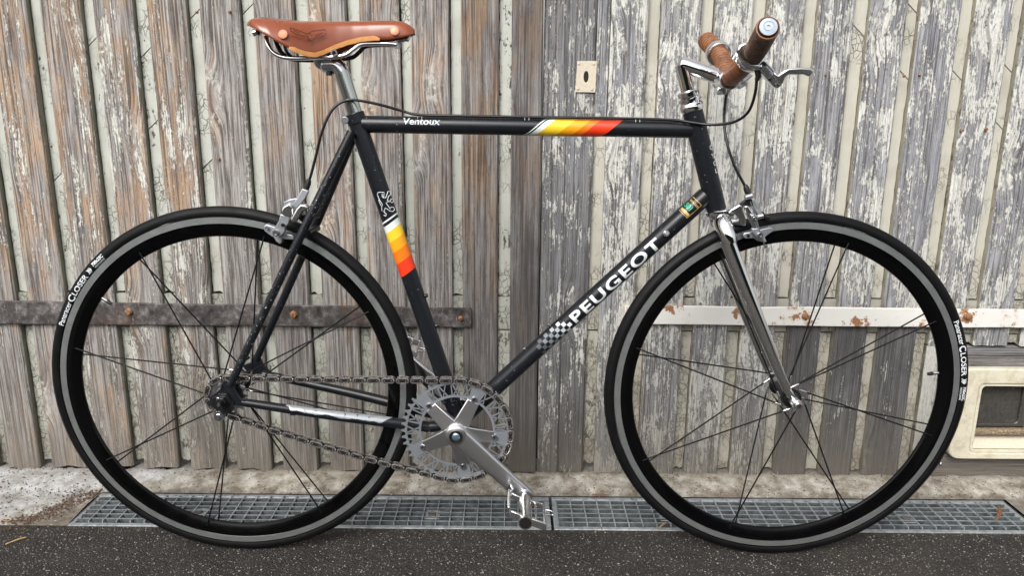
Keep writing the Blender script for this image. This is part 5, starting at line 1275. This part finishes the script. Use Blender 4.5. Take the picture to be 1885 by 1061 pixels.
# rear sprocket
RS = V(RW[0], CY, RW[2]); NS = 17; rs_ = .0127/(2*math.sin(math.pi/NS)); out_ = []; inn_ = []
for k in range(NS):
    a0 = 360/NS*k
    for (da, rr_) in ((-6,rs_-.0038),(-3,rs_-.001),(-1.6,rs_+.0034),(1.6,rs_+.0034),(3,rs_-.001),(6,rs_-.0038)):
        out_.append(pol(rr_, a0+da, -.0012, RS)); inn_.append(pol(.017, a0+da, -.0012, RS))
b_ = MB(); b_.ring(out_, inn_, (0,.0024,0)); b_.build('sprocket', M['steel'], bike, bevel=0)
b_ = MB(); b_.lathe([(.010,-.004),(.0185,-.004),(.019,-.002),(.019,.008),(.010,.010)], RS, (0,1,0), 24); b_.build('lockring', M['alu_pad'], bike)
# chain
def tangents(c1, r1, c2, r2):
    d_ = c2-c1; L_ = math.hypot(d_.x, d_.z); base = math.atan2(d_.z, d_.x); off = math.acos((r1-r2)/L_); return base+off, base-off
aT, aB = tangents(RS, rs_, RC, r_p)
pathc = []
def arc(c, r_, a0, a1, n):
    for i in range(n+1): a = a0+(a1-a0)*i/n; pathc.append(V(c.x+r_*math.cos(a), CY, c.z+r_*math.sin(a)))
arc(RC, r_p, aT, aB, 80)                                   # over the chainring, clockwise
e0 = pathc[-1]; e1 = V(RS.x+rs_*math.cos(aB), CY, RS.z+rs_*math.sin(aB))
for i in range(1, 30): f = i/30; pathc.append(e0.lerp(e1, f)+V(0,0,-.006*math.sin(math.pi*f)))
arc(RS, rs_, aB, aT-2*math.pi, 40)
s0 = pathc[-1]; s1_ = pathc[0]
for i in range(1, 30): pathc.append(s0.lerp(s1_, i/30)+V(0,0,-.0015*math.sin(math.pi*i/30)))
pathc.append(pathc[0].copy())
Lc = cumlen(pathc); nl = round(Lc[-1]/.0127/2)*2; step = Lc[-1]/nl
chain = empty('chain', (RC.x, CY, RC.z), bike)
def oval(r_, w2_, y_, n=7):
    pts = []; e = w2_-r_
    for k in range(n+1): a = R(-90+180*k/n); pts.append(V(e+r_*math.cos(a), y_, r_*math.sin(a)*(1-.0*k)))
    for k in range(n+1): a = R(90+180*k/n); pts.append(V(-e+r_*math.cos(a), y_, r_*math.sin(a)))
    return pts
ol = MB(); il = MB()
def layered(b_, s_, lay):
    L = [oval(r_, w_, s_*y_) for r_, w_, y_ in lay]; n = len(L[0]); b_.add([p_ for l_ in L for p_ in l_], [(i*n+k, i*n+(k+1) % n, (i+1)*n+(k+1) % n, (i+1)*n+k) for i in range(len(L)-1) for k in range(n)] + [tuple(range(n)), tuple((len(L)-1)*n+k for k in range(n))])
for s_ in (-1, 1):
    layered(ol, s_, [(.0052,.0117,.0040),(.0055,.0120,.0047),(.0050,.0115,.0056),(.0033,.0098,.0058),(.0030,.0095,.0052)])
    ol.prism(oval(.0029,.0094,s_*.00530), (0, s_*.0002, 0), 1)
    for xx in (-.0062,.0062): ol.tube([V(xx, s_*.0050, 0), V(xx, s_*.0062, 0)], .0013, 8)
    layered(il, s_, [(.0030,.0100,.0022),(.0033,.0104,.0026),(.0030,.0100,.0034)])
for xx in (-.00635,.00635): il.tube([V(xx,-.0026,0), V(xx,.0026,0)], .0036, 10)
mo = ol.build('chain_link', [M['link'], M['linkd']], None, bevel=0); mi_ = il.build('chain_link', M['linkd'], None)
mo_me, mi_me = mo.data, mi_.data; bpy.data.objects.remove(mo); bpy.data.objects.remove(mi_)
for k in range(nl):
    a = at_len(pathc, Lc, step*k); b2_ = at_len(pathc, Lc, min(step*(k+1), Lc[-1]-1e-6)); mpt = (a+b2_)/2
    o = link('outer_link' if k % 2 == 0 else 'inner_link', mo_me if k % 2 == 0 else mi_me, chain, mpt)
    o.rotation_euler = (0, -math.atan2(b2_.z-a.z, b2_.x-a.x), 0)

# =================================================================== LITTER AND GRIT
def gritfield(name, n, region, mat, smin, smax, seed, zf):
    rr = random.Random(seed); b_ = MB()
    for _ in range(n):
        x_, y_ = region(rr); s_ = smin+(smax-smin)*rr.random()**3; z_ = zf(x_, y_)
        a = rr.uniform(0, 6.28); pts = [V(x_+s_*math.cos(a+k*2.09)*rr.uniform(.7,1.3), y_+s_*math.sin(a+k*2.09)*rr.uniform(.7,1.3), z_) for k in range(3)]
        b_.add(pts+[V(x_, y_, z_+s_*rr.uniform(.5,.9))], [(0,1,3),(1,2,3),(2,0,3)])
    o = b_.build(name, mat, smooth=False); tag(o, kind='stuff'); return o
g1_ = gritfield('grit', 5200, lambda r: (r.uniform(-1.15,1.25), GY0-.28*r.random()**1.0-.004), simple('pale_grit', (.30,.28,.24), .8, var=.5, vscale=300), .0005, .0022, 1, lambda x_, y_: .0002); tag(g1_, 'pale grit scattered over the asphalt', 'grit')
g2_ = gritfield('soil_crumbs', 3800, lambda r: (r.uniform(-1.25,1.25), r.choice((r.gauss(.222,.012), r.gauss(.285,.014), GY0-.001-abs(r.gauss(0,.006))))), simple('brown_crumbs', (.07,.050,.034), .9, var=.5, vscale=300), .0006, .0030, 2, lambda x_, y_: cz(x_, max(y_, GY1+.001)) if y_ > GY0 else .0003); tag(g2_, 'brown soil crumbs along the grating and under the boards', 'soil')
def corner(r):
    f = r.random(); x_ = -.905-.10*f+r.gauss(0,.02); y_ = .205-.13*f+r.gauss(0,.014); return min(x_, -.905), y_
g4_ = gritfield('dirt_specks', 1500, lambda r: (r.uniform(-1.22,-.86) , r.uniform(.09,.30)), simple('dark_specks', (.05,.035,.025), .9, var=.5, vscale=300), .0007, .0030, 9, lambda x_, y_: cz(min(x_, GX0-.01), y_)); tag(g4_, 'dark leaf specks on the whitish concrete at the left', 'dirt')
g3_ = gritfield('leaf_litter', 1500, corner, simple('leaf_crumbs', (.10,.060,.038), .9, var=.6, vscale=200), .0008, .0036, 3, lambda x_, y_: .003); tag(g3_, 'brown leaf crumbs at the left end of the grating', 'litter')
M['straw'] = simple('dry_straw', (.46,.31,.13), .6, var=.2, vscale=200); M['leaf'] = simple('dry_brown_leaf', (.19,.085,.042), .6, var=.3, vscale=200)
def straw(p0, p1, r_, label, mat='straw', bow=.003, cat='straw', name='straw', z=.004, group=None):
    a, b2_ = G(*p0, z), G(*p1, z); mm_ = (a+b2_)/2+V(bow, bow, .0015); b_ = MB(); c_ = V((a.x+b2_.x)/2, (a.y+b2_.y)/2, 0)
    b_.tube(smoothpath([a, mm_, b2_], 4), [r_*.8]*4+[r_]*4+[r_*.4], 6); o = b_.build(name, M[mat], loc=c_); tag(o, label, cat, group); return o
straw((10,1003),(49,990), .0016, 'long tan straw lying on the asphalt at the left edge')
straw((5,957),(21,959), .0012, 'short pale straw on the dusty concrete at the far left')
straw((352,905),(370,889), .0008, 'thin dry stalk on the concrete seen through the rear wheel', z=.014)
straw((1213,973),(1226,963), .0018, 'short tan twig lying on the grating beside the front tyre', z=.008, cat='twig', name='twig')
straw((1100,970),(1108,977), .0009, 'thin dark twig on the front lip of the grating', mat='leaf', z=.008, cat='twig', name='twig')
# curled leaf on the far right of the grating
b_ = MB(); lp = [G(1838,932,.008), G(1841,942,.010), G(1838,952,.012), G(1835,959,.008)]; lp = smoothpath(lp, 4); vs = []
for i, q in enumerate(lp):
    wd = .0050*math.sin(math.pi*(i+.6)/(len(lp)+.2)); vs += [q+V(-wd,0,.0018), q+V(0,0,0), q+V(wd,0,.0022)]
b_.add(vs, [(3*i+k, 3*i+k+1, 3*i+k+4, 3*i+k+3) for i in range(len(lp)-1) for k in (0,1)]); o = b_.build('leaf', M['leaf'], loc=(lp[0].x, lp[0].y, 0)); tag(o, 'curled brown leaf on the right end of the grating', 'leaf')
so2 = o.modifiers.new('solid', 'SOLIDIFY'); so2.thickness = .0006
for (a, c, w_, lab) in ((1090,1118,912, 'thin reddish bark sliver on the concrete beside the grating'),):
    q0, q1 = G(a, w_, .012), G(c, w_+1, .012); b_ = MB(); b_.box((q0+q1)/2+V(0,0,.001), ((q1-q0).length, .005, .002)); o = b_.build('bark_sliver', M['leaf'], loc=((q0.x+q1.x)/2, q0.y, 0), bevel=.0006); tag(o, lab, 'bark')
print('OBJECTS', len(bpy.data.objects))
